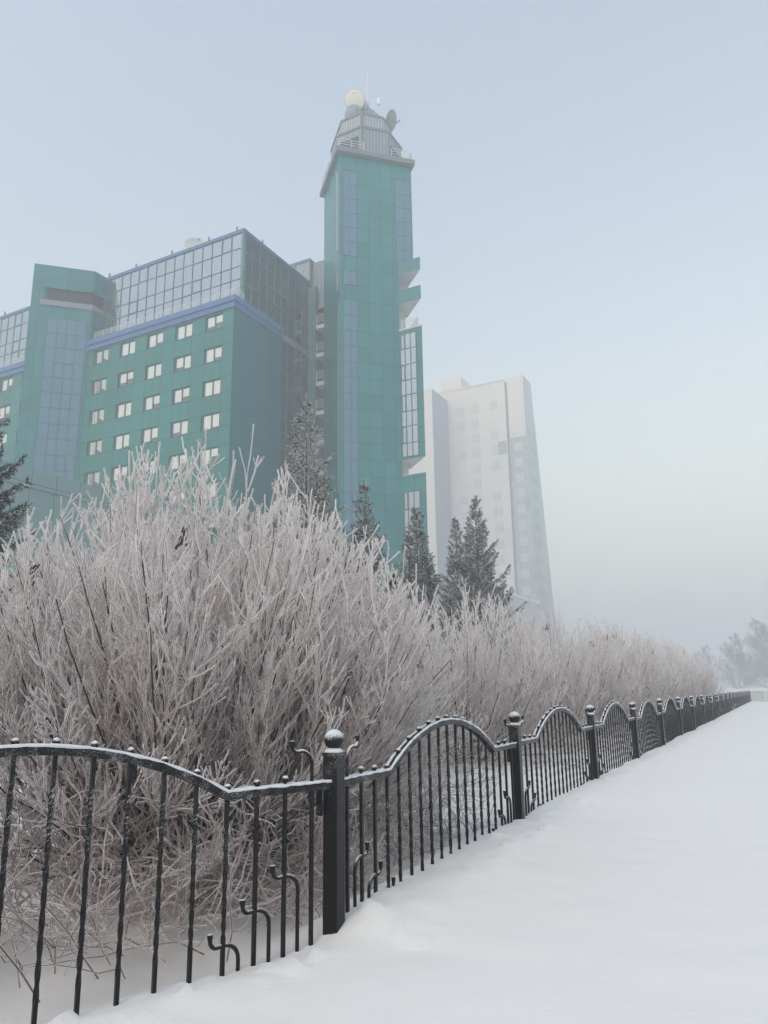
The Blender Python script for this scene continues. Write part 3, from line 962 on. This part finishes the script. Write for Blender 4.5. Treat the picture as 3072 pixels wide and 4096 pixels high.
for i, x in enumerate(WX):
    if i in hidden_cols: continue
    for k, z in enumerate(WZ):
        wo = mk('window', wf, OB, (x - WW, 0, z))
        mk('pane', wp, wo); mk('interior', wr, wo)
        if i == 4: mk('curtain', curt[k % 3], wo)
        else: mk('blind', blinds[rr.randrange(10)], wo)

def glazing(parent, name, O, ax, n, cols, rows, mat, frame, seed=0, sash=.12, proud=.05, mw=.035, tilt=.006, sash_cells=None, thin=None):
    """curtain wall in the vertical plane through O (2-D) along ax with outward normal n: glass cells, mullions, opening sashes"""
    rg = random.Random(seed)
    g = MB(); m = MB()
    def pt(a, z, o=0.0): return (O[0] + ax[0] * a + n[0] * o, O[1] + ax[1] * a + n[1] * o, z)
    for i in range(len(cols) - 1):
        for j in range(len(rows) - 1):
            t = [rg.gauss(0, tilt) for _ in range(3)]
            g.quad(pt(cols[i], rows[j], t[0]), pt(cols[i + 1], rows[j], t[1]), pt(cols[i + 1], rows[j + 1], t[1] + t[2] - t[0]), pt(cols[i], rows[j + 1], t[2]))
            if (sash_cells is None and rg.random() < sash) or (sash_cells is not None and (i, j) in sash_cells):
                a0, a1, z0, z1 = cols[i] + mw, cols[i + 1] - mw, rows[j] + mw, rows[j + 1] - mw
                e = .07
                for (p, q_, r_, s_) in ((a0, a1, z0, z0 + e), (a0, a1, z1 - e, z1), (a0, a0 + e, z0 + e, z1 - e), (a1 - e, a1, z0 + e, z1 - e)):
                    bar(m, pt, p, q_, r_, s_, proud * .8)
    for c_ in cols: bar(m, pt, c_ - mw, c_ + mw, rows[0], rows[-1], proud)
    for z in rows:
        for i in range(len(cols) - 1): bar(m, pt, cols[i] + mw, cols[i + 1] - mw, z - mw, z + mw, proud * .9)
    o = g.build(name, mat, parent)
    m.build('mullions', frame, o)
    return o
def bar(m, pt, a0, a1, z0, z1, t):
    p = [pt(a0, z0, -.02), pt(a1, z0, -.02), pt(a1, z0, t), pt(a0, z0, t), pt(a0, z1, -.02), pt(a1, z1, -.02), pt(a1, z1, t), pt(a0, z1, t)]
    m.add(p, [(0, 3, 2, 1), (4, 5, 6, 7), (0, 1, 5, 4), (1, 2, 6, 5), (2, 3, 7, 6), (3, 0, 4, 7)])
def frange(a, b, n): return [a + (b - a) * i / n for i in range(n + 1)]

zr = [37.95, 39.25, 41.05, 42.45, 44.40, 46.05]
glazing(OB, 'glass_front', (-39.4, 1.5), (1, 0), (0, -1), frange(0, 38.9, 31), zr, M['mirror'], M['teal_metal'], 2, .12)
SIDE_R = [GZ0]; z = 38.9
rows = [z - 1.665 * k for k in range(24)][::-1] + [40.70, 42.25, 44.09, 46.05]
glazing(OB, 'glass_side', (-.3, 1.5), (0, 1), (1, 0), [0, .3, 1.36, 2.6, 3.85, 5.13, 6.33, 7.6, 8.9, 10.2, 11.6], rows, M['darkglass'], M['fin'], 4, .06)
w = MB(); w.box(-.5, -.24, 1.44, 1.72, 38.0, 46.1); w.build('corner_post', M['fin'], OB)
w = MB(); w.box(-39.4, -.2, 1.40, 13.0, 46.10, 46.45); w.build('roof_coping', M['blue'], OB)
w = MB(); w.box(-39, -.6, 1.7, 12.9, 46.452, 46.56); w.build('roof_snow', M['rime'], OB)
for i, x in enumerate((-36.5, -29, -22.5, -18.9, -14.9, -9.8, -4.8, -1.2)):
    w = MB(); w.box(x - .07, x + .07, 1.45, 1.6, 46.45, 46.95); w.build('roof_bracket', M['grey'], OB)
w = MB(); w.box(-.35, -.22, 4.4, 4.55, 46.45, 46.85); w.box(-.35, -.22, 10.2, 10.35, 46.45, 46.85); w.build('roof_bracket', M['grey'], OB)

def railing(parent, path, h, rails, r=.022, step=1.3, rail_gap=None, name='railing'):
    m = MB()
    L = 0
    for a, b in zip(path[:-1], path[1:]):
        a = Vector(a); b = Vector(b); n = max(1, round((b - a).length / step))
        for i in range(n + 1):
            p = a.lerp(b, i / n); m.tube([p, p + Vector((0, 0, h))], r * 1.1, 6)
        for k in range(rails):
            z = h * (1 - k / rails * .85)
            m.tube([a + Vector((0, 0, z)), b + Vector((0, 0, z))], r, 6)
    return m.build(name, M['white'], parent)
railing(OB, [(-18.9, .15, 38.28), (.05, .15, 38.28), (.05, 1.3, 38.28)], .95, 5, .025)
railing(OB, [(-39.3, .15, 38.28), (-24.5, .15, 38.28)], .95, 5, .025)

# projecting diagonal stair tower on the front (45 degrees to the wall)
C45 = math.sqrt(.5)
EX, EY = -19.42, .05
def ud(t, o=0.0): return (EX - C45 * t + C45 * o * 1.0, EY - C45 * t - C45 * o * 1.0)   # t metres to the left along the diagonal face, o outward
fl = ud(6.1)
poly = [(EX, 1.6), (fl[0], 1.6), fl, (EX, EY)]
w = MB()
w.prism(poly, GZ0, 41.95, top=False); w.prism(poly, 44.02, 46.6)
w.prism([(EX, 1.6), (fl[0], 1.6), fl, ud(5.0), (EX - 2.6, 1.45), (EX - .35, 1.45)], 41.95, 44.02)
w.build('stair_tower', M['clad'], OB)
w = MB(); w.prism([ud(5.0), ud(0), (EX, .0), (EX, 1.3), (EX - 2.6, 1.3)], 41.96, 42.02); w.build('loggia_floor', M['eave'], OB)
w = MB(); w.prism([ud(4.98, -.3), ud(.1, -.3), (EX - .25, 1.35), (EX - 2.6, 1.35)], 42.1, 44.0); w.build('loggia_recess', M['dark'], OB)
w = MB()
n45 = (C45, -C45)
w.wallbox(ud(5.2), ud(-.02), n45, 41.93, 42.55, .10); w.wallbox((EX, EY - .07), (EX, 1.45), (1, 0), 41.93, 42.55, .10)
w.build('loggia_ledge', M['grey'], OB)
LST = [40.55 - 1.67 * k for k in range(20)][::-1]
glazing(OB, 'blue_glazing', ud(4.32, .02), (C45, C45), n45, [0, .97, 1.93, 2.9, 3.87], LST, M['bluepane'], M['teal_metal'], 6, 0, .04, .03, sash_cells={(i, j) for i in (1, 2) for j in range(1, 19, 2)}, tilt=.003)

# corrugated plant rooms and the stair recess joining the block to the tower
w = MB(); w.box(-12, 2.2, 9.0, 20, 46.0, 46.2); w.box(-12, 2.2, 9.0, 20, 45.0, 46.0)
w = MB(); w.box(-14, -.32, 13.2, 20, 40, 49.1); w.build('plant_room', M['corr'], OB)
w = MB(); w.box(-14.1, -.28, 13.12, 20.1, 49.1, 49.42); w.build('plant_room_coping', M['blue'], OB)
w = MB(); w.box(-.3, 3.0, 13.7, 20, 43.85, 49.05); w.build('plant_room', M['corr2'], OB)
w = MB(); w.box(-.3, .60, 12.95, 13.55, GZ0, 45.6); w.build('fin', M['fin'], OB)
w = MB(); w.box(-3.0, 3.4, 15.0, 20, GZ0, 43.8); w.box(.3, 3.4, 13.7, 15.0, 43.2, 43.84); w.build('recess_wall', M['inner'], OB)
for k in range(12):
    z = 40.92 - 3.34 * k
    w = MB(); w.box(.6, 3.3, 13.2, 15.0, z - .45, z); o = w.build('balcony', M['slab'], OB)
    railing(o, [(.62, 13.25, z), (2.6, 13.25, z)], 1.25, 5, .028, 1.0)

# ------------------------------------------------------------------ tall tower, turned 45 degrees to the block
TW = empty('tower_building', (-4.14, 70.0, 0), R(17))
tag(TW, 'tall slender green tower with blue glazed strips and an octagonal grey rooftop hut', 'building')
W_, D_ = 7.94, 7.3
w = MB()
w.prism([(0, 0), (6.25, 0), (6.25, 1.3), (7.35, 1.3), (7.35, D_), (0, D_)], GZ0, 45.03, top=False)
w.prism([(0, 0), (W_, 0), (W_, D_), (0, D_)], 45.03, 56.9)
w.build('wall', M['clad'], TW)
w = MB(); w.box(6.26, 7.36, 1.27, 1.295, GZ0, 45.0); w.build('recess_panel', M['soffit'], TW)
tr = [55.0 - 1.67 * k for k in range(7)][::-1]
tr[0] = 45.02
glazing(TW, 'blue_glazing', (.38, -.02), (1, 0), (0, -1), [0, .72, 1.44], tr, M['bluepane'], M['teal_metal'], 1, 0, .03, .022, .003)
glazing(TW, 'blue_glazing', (6.07, -.02), (1, 0), (0, -1), [0, .9, 1.8], tr, M['bluepane'], M['teal_metal'], 2, 0, .03, .022, .003)
glazing(TW, 'blue_glazing', (.38, -.02), (1, 0), (0, -1), [0, .72, 1.44], [41.75, 43.4], M['bluepane'], M['teal_metal'], 3, 0, .03, .022, .003, sash_cells={(1, 0)})
lr = [40.08 - 1.67 * k for k in range(25)][::-1]
glazing(TW, 'blue_glazing', (.38, -.02), (1, 0), (0, -1), [0, .74, 1.46], lr, M['bluepane'], M['teal_metal'], 5, 0, .035, .025, .004, sash_cells={(1, j) for j in range(1, 25, 2)})
# joints with a line of rime on them
for z in [40.08 - 3.34 * k for k in range(12)]:
    w = MB(); w.box(1.9, 6.2, -.02, .01, z - .02, z + .015); w.build('joint_trim', M['teal_metal'], TW)
# slit windows on the left face
w = MB()
for (y0, y1, z0, z1) in ((.55, .80, 45.8, 55.0), (1.0, 1.25, 45.8, 55.6), (.45, 1.2, 41.2, 43.4), (.45, .62, 20, 39.6)):
    w.box(-.06, .02, y0, y1, z0, z1)
w.build('slit_window', M['farwin2'], TW)
# triangular corner bay and balconies
A_, B_, C_, D4 = (6.25, -.004), (8.04, -1.79), (8.0, 2.6), (6.5, 2.6)
bay = [A_, B_, C_, D4]
bn = (-C45, -C45)
def bayp(t, o=0.0): return (6.25 + C45 * t + bn[0] * o, -.004 - C45 * t + bn[1] * o)
for (z0, z1) in ((43.61, 45.01), (40.32, 41.85)):
    w = MB(); w.prism(bay, z0 + .02, z1); o = w.build('balcony', M['clad'], TW)
    s_ = MB(); s_.prism([(6.3, -.03), (8.0, -1.72), (7.96, 2.55), (6.5, 2.55)], z0 - .01, z0 + .018); s_.build('soffit', M['soffit'], o)
w = MB(); w.prism(bay, 23.6, 37.30); by = w.build('bay', M['clad'], TW)
s_ = MB(); s_.prism([(6.3, -.03), (8.0, -1.72), (7.96, 2.55), (6.5, 2.55)], 23.57, 23.598); s_.build('soffit', M['soffit'], by)
s_ = MB(); s_.prism([(6.2, -.02), (8.10, -1.90), (8.08, 2.6), (6.2, 2.6)], 37.30, 37.46); s_.build('bay_ledge', M['slab'], by)
railing(by, [(6.45, -.16, 37.46), (7.75, -1.45, 37.46), (7.75, .9, 37.46)], .95, 5, .028, .9)
w = MB(); w.prism(bay, GZ0, 22.0); b2 = w.build('bay', M['clad'], TW)
s_ = MB(); s_.prism([(6.2, -.02), (8.07, -1.85), (8.04, 2.6), (6.2, 2.6)], 22.0, 22.05); s_.build('snow_line', M['rime'], b2)
def bay_glass(parent, rows, seed, sc):
    return glazing(parent, 'bay_window', bayp(.10, .02), (C45, -C45), bn, [0, .5, 1.12, 1.74], rows, M['mirror'], M['teal_metal'], seed, 0, .05, .035, .004, sash_cells=sc)
bay_glass(by, [23.85, 25.24, 26.98, 28.53, 30.26, 31.84, 33.5, 35.2, 36.86], 1, {(0, j) for j in (1, 3, 5, 7)})
bay_glass(b2, [0.2, 1.9, 3.5, 5.2, 6.9, 8.5, 10.2, 11.8, 13.5, 15.2, 16.9, 18.58, 20.3], 2, {(0, j) for j in (1, 3, 5, 7, 9, 11)})
# eave and rooftop hut
w = MB(); w.box(-.45, 8.25, -.5, 7.75, 56.9, 57.42); w.build('eave', M['eave'], TW)
w = MB(); w.box(-.40, 8.2, -.45, 7.7, 57.42, 57.52); w.build('roof_snow', M['grey'], TW)
def octo(x0, x1, y0, y1, c): return [(x0 + c, y0), (x1 - c, y0), (x1, y0 + c), (x1, y1 - c), (x1 - c, y1), (x0 + c, y1), (x0, y1 - c), (x0, y0 + c)]
w = MB(); w.prism(octo(.24, 7.85, .3, 7.2, 2.27), 57.5, 61.0); hut = w.build('rooftop_hut', M['corr2'], TW)
w = MB(); w.prism(octo(.16, 7.93, .22, 7.28, 2.29), 60.9, 61.15); w.build('hut_belt', M['eave'], hut)
w = MB(); w.prism([(2.51, .32), (4.95, .32), (6.3, 1.7), (6.3, 5.6), (4.9, 6.9), (2.5, 6.9), (.75, 5.2), (.75, 2.1)], 61.15, 62.6); h2 = w.build('rooftop_hut', M['corr'], TW)
w = MB(); w.prism([(2.48, .25), (5.0, .25), (6.4, 1.65), (6.4, 5.65), (4.95, 7.0), (2.45, 7.0), (.65, 5.25), (.65, 2.05)], 62.6, 62.8); w.build('hut_belt', M['eave'], h2)
w = MB(); w.box(2.44, 2.70, .20, .42, 57.5, 62.6); w.build('corner_trim', M['eave'], hut)
w = MB(); w.box(5.48, 5.68, .22, .42, 57.5, 61.0); w.build('corner_trim', M['eave'], hut)
w = MB()                                                         # dark opening in the left chamfer
a = Vector((2.25, .57)); b = Vector((.65, 2.17))
w.wallbox((a.x, a.y), (b.x, b.y), (-C45, -C45), 58.2, 60.0, .02); w.build('hut_opening', M['dark'], hut)
w = MB()
a = Vector((5.85, .57)); b = Vector((7.3, 2.02)); w.wallbox((a.x, a.y), (b.x, b.y), (C45, -C45), 57.9, 59.6, .02); w.build('hut_opening', M['dark'], hut)
railing(TW, [(0, 2.9, 57.5), (0, -.2, 57.5), (2.6, -.2, 57.5)], 1.1, 3, .03, 1.3)
railing(TW, [(5.7, -.2, 57.5), (8.0, -.2, 57.5), (8.0, 7.2, 57.5)], 1.1, 3, .03, 1.3)
railing(TW, [(-.25, 3.2, 57.5), (-.25, 7.5, 57.5)], 1.1, 3, .03, 1.3)
w = MB(); w.prism([(3.05, 2.2), (5.2, 2.2), (5.2, 4.6), (3.05, 4.6)], 62.8, 64.6); w.add([(3.05, 2.2, 64.6), (5.2, 2.2, 64.6), (5.2, 4.6, 64.6), (3.05, 4.6, 64.6), (4.0, 3.0, 66.3), (4.3, 3.6, 66.3)], [(0, 1, 4), (1, 2, 5, 4), (2, 3, 5), (3, 0, 4, 5)]); w.build('mast_housing', M['corr2'], TW)

def tw_world(u, v, z):
    a = R(17); return Vector((-4.14 + u * math.cos(a) - v * math.sin(a), 70 + u * math.sin(a) + v * math.cos(a), z))
# drum antenna with a cream face
def drum():
    root = empty('drum_antenna', tw_world(2.25, 2.0, 65.75)); tag(root, 'round drum antenna with a cream face on top of the tower', 'antenna')
    root.rotation_euler = (Matrix.Rotation(R(112), 4, 'X') ).to_euler(); root.rotation_euler[2] = R(-6)
    m = MB(); m.lathe([(1.13, -1.5), (1.16, .0), (1.16, .03), (1.10, .03)], 40); m.lathe([(.01, -2.3), (.5, -2.2), (1.13, -1.5)], 40); m.build('shroud', M['dishgrey'], root)
    m = MB(); m.lathe([(1.11, .02), (.9, .10), (.5, .15), (.001, .17)], 40); fc = m.build('radome', M['cream'], root)
    m = MB()
    for k, (x0, x1) in enumerate(((-.26, -.16), (-.13, -.08), (-.05, .06), (.09, .16), (.19, .27))): m.box(x0, x1, .66, .72, .115, .135)
    m.build('lettering', M['dark'], fc)
    m = MB(); m.tube([(0, -.4, -1.2), (0, -2.6, -1.0)], .14, 10); m.tube([(-.4, -1.0, -1.0), (-.4, -2.9, -.7)], .08, 8); m.build('mount', M['grey'], root)
drum()
w = MB(); w.lathe([(.55, 62.75), (.95, 63.3), (1.05, 64.3), (.8, 65.0), (.01, 65.1)], 20, (2.3, 2.6, 0)); w.build('antenna_pedestal', M['corr2'], TW)
def dish(loc, rot, r, label, deep=.28, mat='dishgrey', feed=True):
    root = empty('dish_antenna', loc); root.rotation_euler = rot; tag(root, label, 'antenna')
    m = MB(); n = 9
    pr = [(max(r * i / n, .001), deep * r * (i / n) ** 2) for i in range(n + 1)]
    m.lathe(pr, 32); m.lathe([(a, b + .03) for a, b in pr][::-1], 32); m.lathe([(r, deep * r), (r + .02, deep * r + .015), (r, deep * r + .03)], 32)
    m.build('reflector', M[mat], root)
    if feed:
        m = MB(); m.tube([(r * .8, 0, deep * r * .7), (0, 0, r * .85)], .025, 6); m.tube([(-r * .4, r * .7, deep * r * .7), (0, 0, r * .85)], .025, 6); m.tube([(-r * .4, -r * .7, deep * r * .7), (0, 0, r * .85)], .025, 6)
        m.ball((0, 0, r * .88), .12, 8, 6); m.build('feed', M['grey'], root)
    m = MB(); m.tube([(0, 0, 0), (0, 0, -.5), (.5, 0, -1.0)], .07, 8); m.build('mount', M['grey'], root)
    return root
dish(tw_world(7.15, 3.0, 64.9), Vector((-.78, .30, .42)).to_track_quat('Z', 'Y').to_euler(), 1.2, 'dark dish antenna seen edge on at the right of the tower roof', .34, 'grey')
ob_c, ob_s = math.cos(R(-28)), math.sin(R(-28))
def ob_world(p, q_, z): return Vector((KX + p * ob_c - q_ * ob_s, KY + p * ob_s + q_ * ob_c, z))
dish(ob_world(-12.3, 8, 51.5), (R(70), 0, R(20)), 1.5, 'pale dish antenna on the roof behind the mirrored glass storey', .22, 'slab')
w = MB(); w.tube([(0, 0, -5.0), (0, 0, 0)], .09, 8)
def mast(u, v, z0, z1, r, label):
    root = empty('antenna_mast', tw_world(u, v, z0)); tag(root, label, 'mast')
    m = MB(); m.tube([(0, 0, 0), (0, 0, (z1 - z0) * .55)], r * 1.5, 6); m.tube([(0, 0, (z1 - z0) * .55), (0, 0, z1 - z0)], r, 6); m.build('rod', M['white'], root)
    m = MB(); m.box(-.08, .08, -.08, .08, 0, .4); m.build('clamp', M['grey'], root)
mast(4.05, 3.0, 66.2, 70.9, .035, 'tallest thin white antenna rod on the tower roof')
mast(3.67, 2.6, 65.0, 68.9, .028, 'shorter white antenna rod between the drum antenna and the tallest rod')
mast(1.9, 2.9, 62.8, 70.0, .022, 'thin white antenna rod behind the drum antenna')
def panel_antenna():
    root = empty('panel_antenna', tw_world(5.15, 3.0, 65.2)); tag(root, 'small white box antenna on a pole right of the antenna rods', 'antenna')
    m = MB(); m.tube([(0, 0, -1.0), (0, 0, 2.2)], .04, 6); m.tube([(-.5, 0, .9), (-.5, 0, 2.4)], .02, 6); m.tube([(-.5, 0, 1.2), (0, 0, 1.2)], .02, 6); m.build('pole', M['white'], root)
    m = MB(); m.box(.02, .32, -.15, .15, 1.5, 2.3); m.build('panel', M['white'], root)
panel_antenna()

# ------------------------------------------------------------------ pale annex in front of the block
AX = empty('annex_building', (KX, KY, 0), R(-28))
tag(AX, 'low pale green annex with a sloping looking roofline behind the left spruce', 'building')
w = MB(); w.prism([(-26, -26), (-2.4, -26), (-2.4, -1.0), (-26, -1.0)], GZ0, 16.8, bottom=False); w.build('wall', M['annexclad'], AX)
w = MB(); w.box(-2.4, -2.27, -26.1, -.9, 15.65, 16.95); w.box(-26, -2.4, -26.13, -26, 15.65, 16.95); w.build('fascia', M['annexclad'], AX)
w = MB(); w.box(-25.9, -2.36, -26.0, -1.1, 16.81, 16.98); w.build('roof_snow', M['rime'], AX)

# ------------------------------------------------------------------ far tower block in the fog
FB = empty('apartment_building', (10.34 * 1.3, 195.0, -.45), R(-28)); FB.scale = (1.3, 1.3, 1.3)
tag(FB, 'hazy beige high-rise fading into fog behind the spruces', 'building')
w = MB(); w.prism([(-9, 0), (0, 0), (0, 8), (-9, 8)], -2, 63.3); w.build('wall', M['beige'], FB)
w = MB(); w.quad((.02, .02, -2), (.02, 8, -2), (.02, 8, 63.2), (.02, .02, 63.2)); w.build('wall', M['beigeblue'], FB)
w = MB(); w.prism([(-9, 8.02), (13.1, 8.02), (13.1, 26), (-9, 26)], -2, 65.2); w.build('wall', M['beige'], FB)
w = MB(); w.quad((5, 7.98, -2), (13.1, 7.98, -2), (13.1, 7.98, 19), (5, 7.98, 19)); w.build('wall', M['beigeblue'], FB)
w = MB(); w.prism([(13.1, 8.6), (13.7, 8.6), (13.7, 26), (13.1, 26)], -2, 65.0); w.build('recess_strip', M['beigeblue'], FB)
w = MB()
w.add([(13.7, 8.05, -2), (17.2, 8.05, -2), (17.2, 8.05, 65.6), (13.7, 8.05, 65.6), (17.2, 23, -2), (17.2, 13.2, 65.6), (13.7, 23, -2), (13.7, 13.2, 65.6)],
      [(0, 1, 2, 3), (1, 4, 5, 2), (4, 6, 7, 5), (6, 0, 3, 7), (3, 2, 5, 7)])
w.build('wall', M['farglass'], FB)
w = MB(); w.box(13.72, 17.15, 7.97, 8.03, 52.3, 65.55); w.build('crown_panel', M['beige'], FB)
w = MB(); w.prism([(-4, 14), (1, 14), (1, 20), (-4, 20)], 65.2, 71.0); w.prism([(3, 16), (12, 16), (12, 22), (3, 22)], 65.2, 67.0); w.build('roof_hut', M['beige'], FB)
w = MB(); w.box(-9.1, 13.2, 7.9, 8.2, 65.2, 65.5); w.build('roof_edge', M['concrete'], FB)
fw = MB(); fw.box(0, 1.7, -.06, .02, 0, 1.8); me_fw = fw.mesh('window', M['farwin'])
fw = MB(); fw.box(0, 1.5, -.06, .02, 0, 1.7); me_fw2 = fw.mesh('window', M['farwin2'])
rr = random.Random(9)
for k in range(17):
    z = 6.5 + 3.3 * k
    for x in (2.2, 5.4, 9.6):
        if rr.random() < .75 and z > 21: mk('window', me_fw, FB, (x, 8.0, z))
    if z < 51: mk('window', me_fw, FB, (14.5, 8.03, z))
    for y in (10.2, 12.4):
        if z < 55: mk('window', me_fw2, FB, (17.2, y, z), math.pi / 2)
mk('window', me_fw2, FB, (11.1, 8.0, 49.2)).scale = (1.2, 1, 1.6)

LB = empty('low_building', (16.86, 110, 0), R(-28))
tag(LB, 'low pale building with a snowy roof edge at the foot of the hazy high-rise', 'building')
w = MB(); w.prism([(-8, -10), (0, -10), (0, 17), (-8, 17)], -2, 15.2); w.build('wall', M['concrete'], LB)
w = MB(); w.prism([(-8.2, -10.2), (.2, -10.2), (.2, 17.2), (-8.2, 17.2)], 15.2, 15.7); w.build('roof_snow', M['rime'], LB)
w = MB()
for y in (-6, 0, 6, 12): w.box(-.02, .05, y, y + 2.4, 11, 13)
w.build('window_row', M['farwin'], LB)

# concrete fence closing the path
CW = empty('concrete_wall', (35.5, 79.0, -1.6), R(-8)); tag(CW, 'white concrete wall with square openings closing the far end of the path', 'wall')
w = MB(); w.box(-6, 40, 0, .3, 2.72, 3.0); w.box(-6, 40, 0, .3, -.3, 1.75); w.build('rail', M['rime'], CW)
for k in range(11):
    w = MB(); w.box(-6 + 4 * k, -5.3 + 4 * k, -.06, .36, -.3, 2.72); w.build('pillar', M['concrete'], CW)
w = MB(); w.box(-6, 40, .14, .18, 1.75, 2.72); w.build('panel', M['farwin'], CW)

# ------------------------------------------------------------------ rimed trees in the fog on the right
def bare_tree(seed, H, spread):
    rng = np.random.default_rng(seed)
    tr, tw = [], []
    q, rd, de = grow(rng, np.array([0, 0, -.5]), np.array([0, 0, 1.]), H * .92, .020 * H, .004 * H, 9, .3, .04)
    tr.append((q, rd))
    for k in range(46):
        f = rng.uniform(.14, .98); i = min(int(f * 9), 8)
        p = q[i] + (q[i + 1] - q[i]) * (f * 9 - i)
        a = rng.random() * 6.28; el = rng.uniform(.3, .9)
        d = np.array([math.cos(a) * math.cos(el), math.sin(a) * math.cos(el), math.sin(el)])
        L = H * spread * (1.15 - f) * rng.uniform(.7, 1.2)
        b, br, d2 = grow(rng, p, d, L, .006 * H * (1.2 - f), .02, 6, .4, .08)
        tr.append((b, br))
        for m in range(16):
            g = rng.uniform(.2, 1); j = min(int(g * 6), 5); pp = b[j] + (b[j + 1] - b[j]) * (g * 6 - j)
            dd = b[j + 1] - b[j]; dd /= np.linalg.norm(dd)
            s, sr, d3 = grow(rng, pp, side_dir(rng, dd, rng.uniform(.4, .9), rng.random() * 6.28), L * rng.uniform(.2, .4), .022, .014, 4, .3, .1)
            tw.append((s, sr))
            for n_ in range(7):
                h = rng.uniform(.2, 1); jj = min(int(h * 4), 3); p3 = s[jj] + (s[jj + 1] - s[jj]) * (h * 4 - jj)
                s2, r2, _ = grow(rng, p3, side_dir(rng, d3, rng.uniform(.4, 1.), rng.random() * 6.28), L * rng.uniform(.10, .2), .018, .012, 3, .1, .15)
                tw.append((s2, r2))
    return tr, tw
TG = 'rimed bare trees in the fog beyond the path'
td = bare_tree(1, 11.5, .40); tm = None
for x, y, sc, rz, lab in ((83.7, 170, 1.75, 0, 'tall bare tree in the fog at the right edge of the picture'), (76.3, 170, 1.42, 2, 'shorter bare tree in the fog, left of the tall one'),
                          (53.5 * 2, 99 * 2, 2.4, 4, 'dense grey bare tree behind the tall one at the right edge'), (51.0 * 2.1, 104 * 2.1, 2.0, 1, 'bare tree in the fog between the short and the tall tree'),
                          (54 * 1.7, 134 * 1.7, 1.5, 3, 'faintest bare tree in the fog above the end of the hedge'), (56 * 1.8, 96 * 1.8, 2.4, 5, 'bare tree in the fog rightmost beside the path'), (48.5 * 1.9, 88 * 1.9, 1.5, 5.5, 'small bare tree in the fog close behind the concrete wall')):
    root = empty('bare_tree', (x, y, gz(x, y)), rz); root.scale = (sc,) * 3; tag(root, lab, 'tree', TG)
    if tm is None:
        v, f = tubes_mesh(td[0], 6); a = np_mesh('trunk', v, f, smooth=True); a.materials.append(M['fartree'])
        v, f = tubes_mesh(td[1], 3); b = np_mesh('crown', v, f); b.materials.append(M['fartree']); tm = (a, b)
    mk('trunk', tm[0], root); mk('crown', tm[1], root)

# ------------------------------------------------------------------ haze
hz = MB(); hz.box(-2500, 2500, -2500, 2500, -4.2, 99.0)
HM = bpy.data.materials.new('haze'); HM.use_nodes = True
nt = HM.node_tree; nt.nodes.clear()
out = nd(nt, 'ShaderNodeOutputMaterial'); pv = nd(nt, 'ShaderNodeVolumePrincipled')
pv.inputs['Color'].default_value = (.765, .785, .80, 1); pv.inputs['Density'].default_value = .0045; pv.inputs['Anisotropy'].default_value = 0.0
nt.links.new(pv.outputs[0], out.inputs['Volume'])
tag(hz.build('haze', HM), 'pale freezing fog filling the air', None, None, 'stuff')

# ------------------------------------------------------------------ light
SUN_AZ, SUN_EL = R(-145), R(45)
wd = bpy.data.worlds.new('World'); SC.world = wd; wd.use_nodes = True
nt = wd.node_tree
sky = nd(nt, 'ShaderNodeTexSky'); sky.sky_type = 'NISHITA'; sky.sun_disc = False
sky.sun_elevation = SUN_EL; sky.sun_rotation = SUN_AZ; sky.air_density = 2.2; sky.dust_density = .5; sky.ozone_density = 2.0; sky.altitude = 0
bg = nt.nodes['Background']; tn = nd(nt, 'ShaderNodeMix', data_type='RGBA', blend_type='MULTIPLY'); tn.inputs[0].default_value = 1; tn.inputs[7].default_value = (1.20, .97, .86, 1)
nt.links.new(sky.outputs[0], tn.inputs[6]); nt.links.new(tn.outputs[2], bg.inputs[0]); bg.inputs[1].default_value = .15
sl = bpy.data.lights.new('sun', 'SUN'); sl.energy = .75; sl.angle = R(30); sl.color = (1.0, .88, .70)
so = link(bpy.data.objects.new('sun', sl))
dv = Vector((math.sin(SUN_AZ) * math.cos(SUN_EL), math.cos(SUN_AZ) * math.cos(SUN_EL), math.sin(SUN_EL)))
so.rotation_euler = dv.to_track_quat('Z', 'Y').to_euler()

SC.view_settings.view_transform = 'Standard'; SC.view_settings.look = 'None'
SC.view_settings.exposure = .82; SC.view_settings.gamma = 1.0
SC.cycles.volume_bounces = 5; SC.cycles.max_bounces = 12; SC.cycles.diffuse_bounces = 8; SC.cycles.glossy_bounces = 3
SC.cycles.transparent_max_bounces = 12; SC.cycles.transmission_bounces = 8
SC.cycles.use_denoising = True
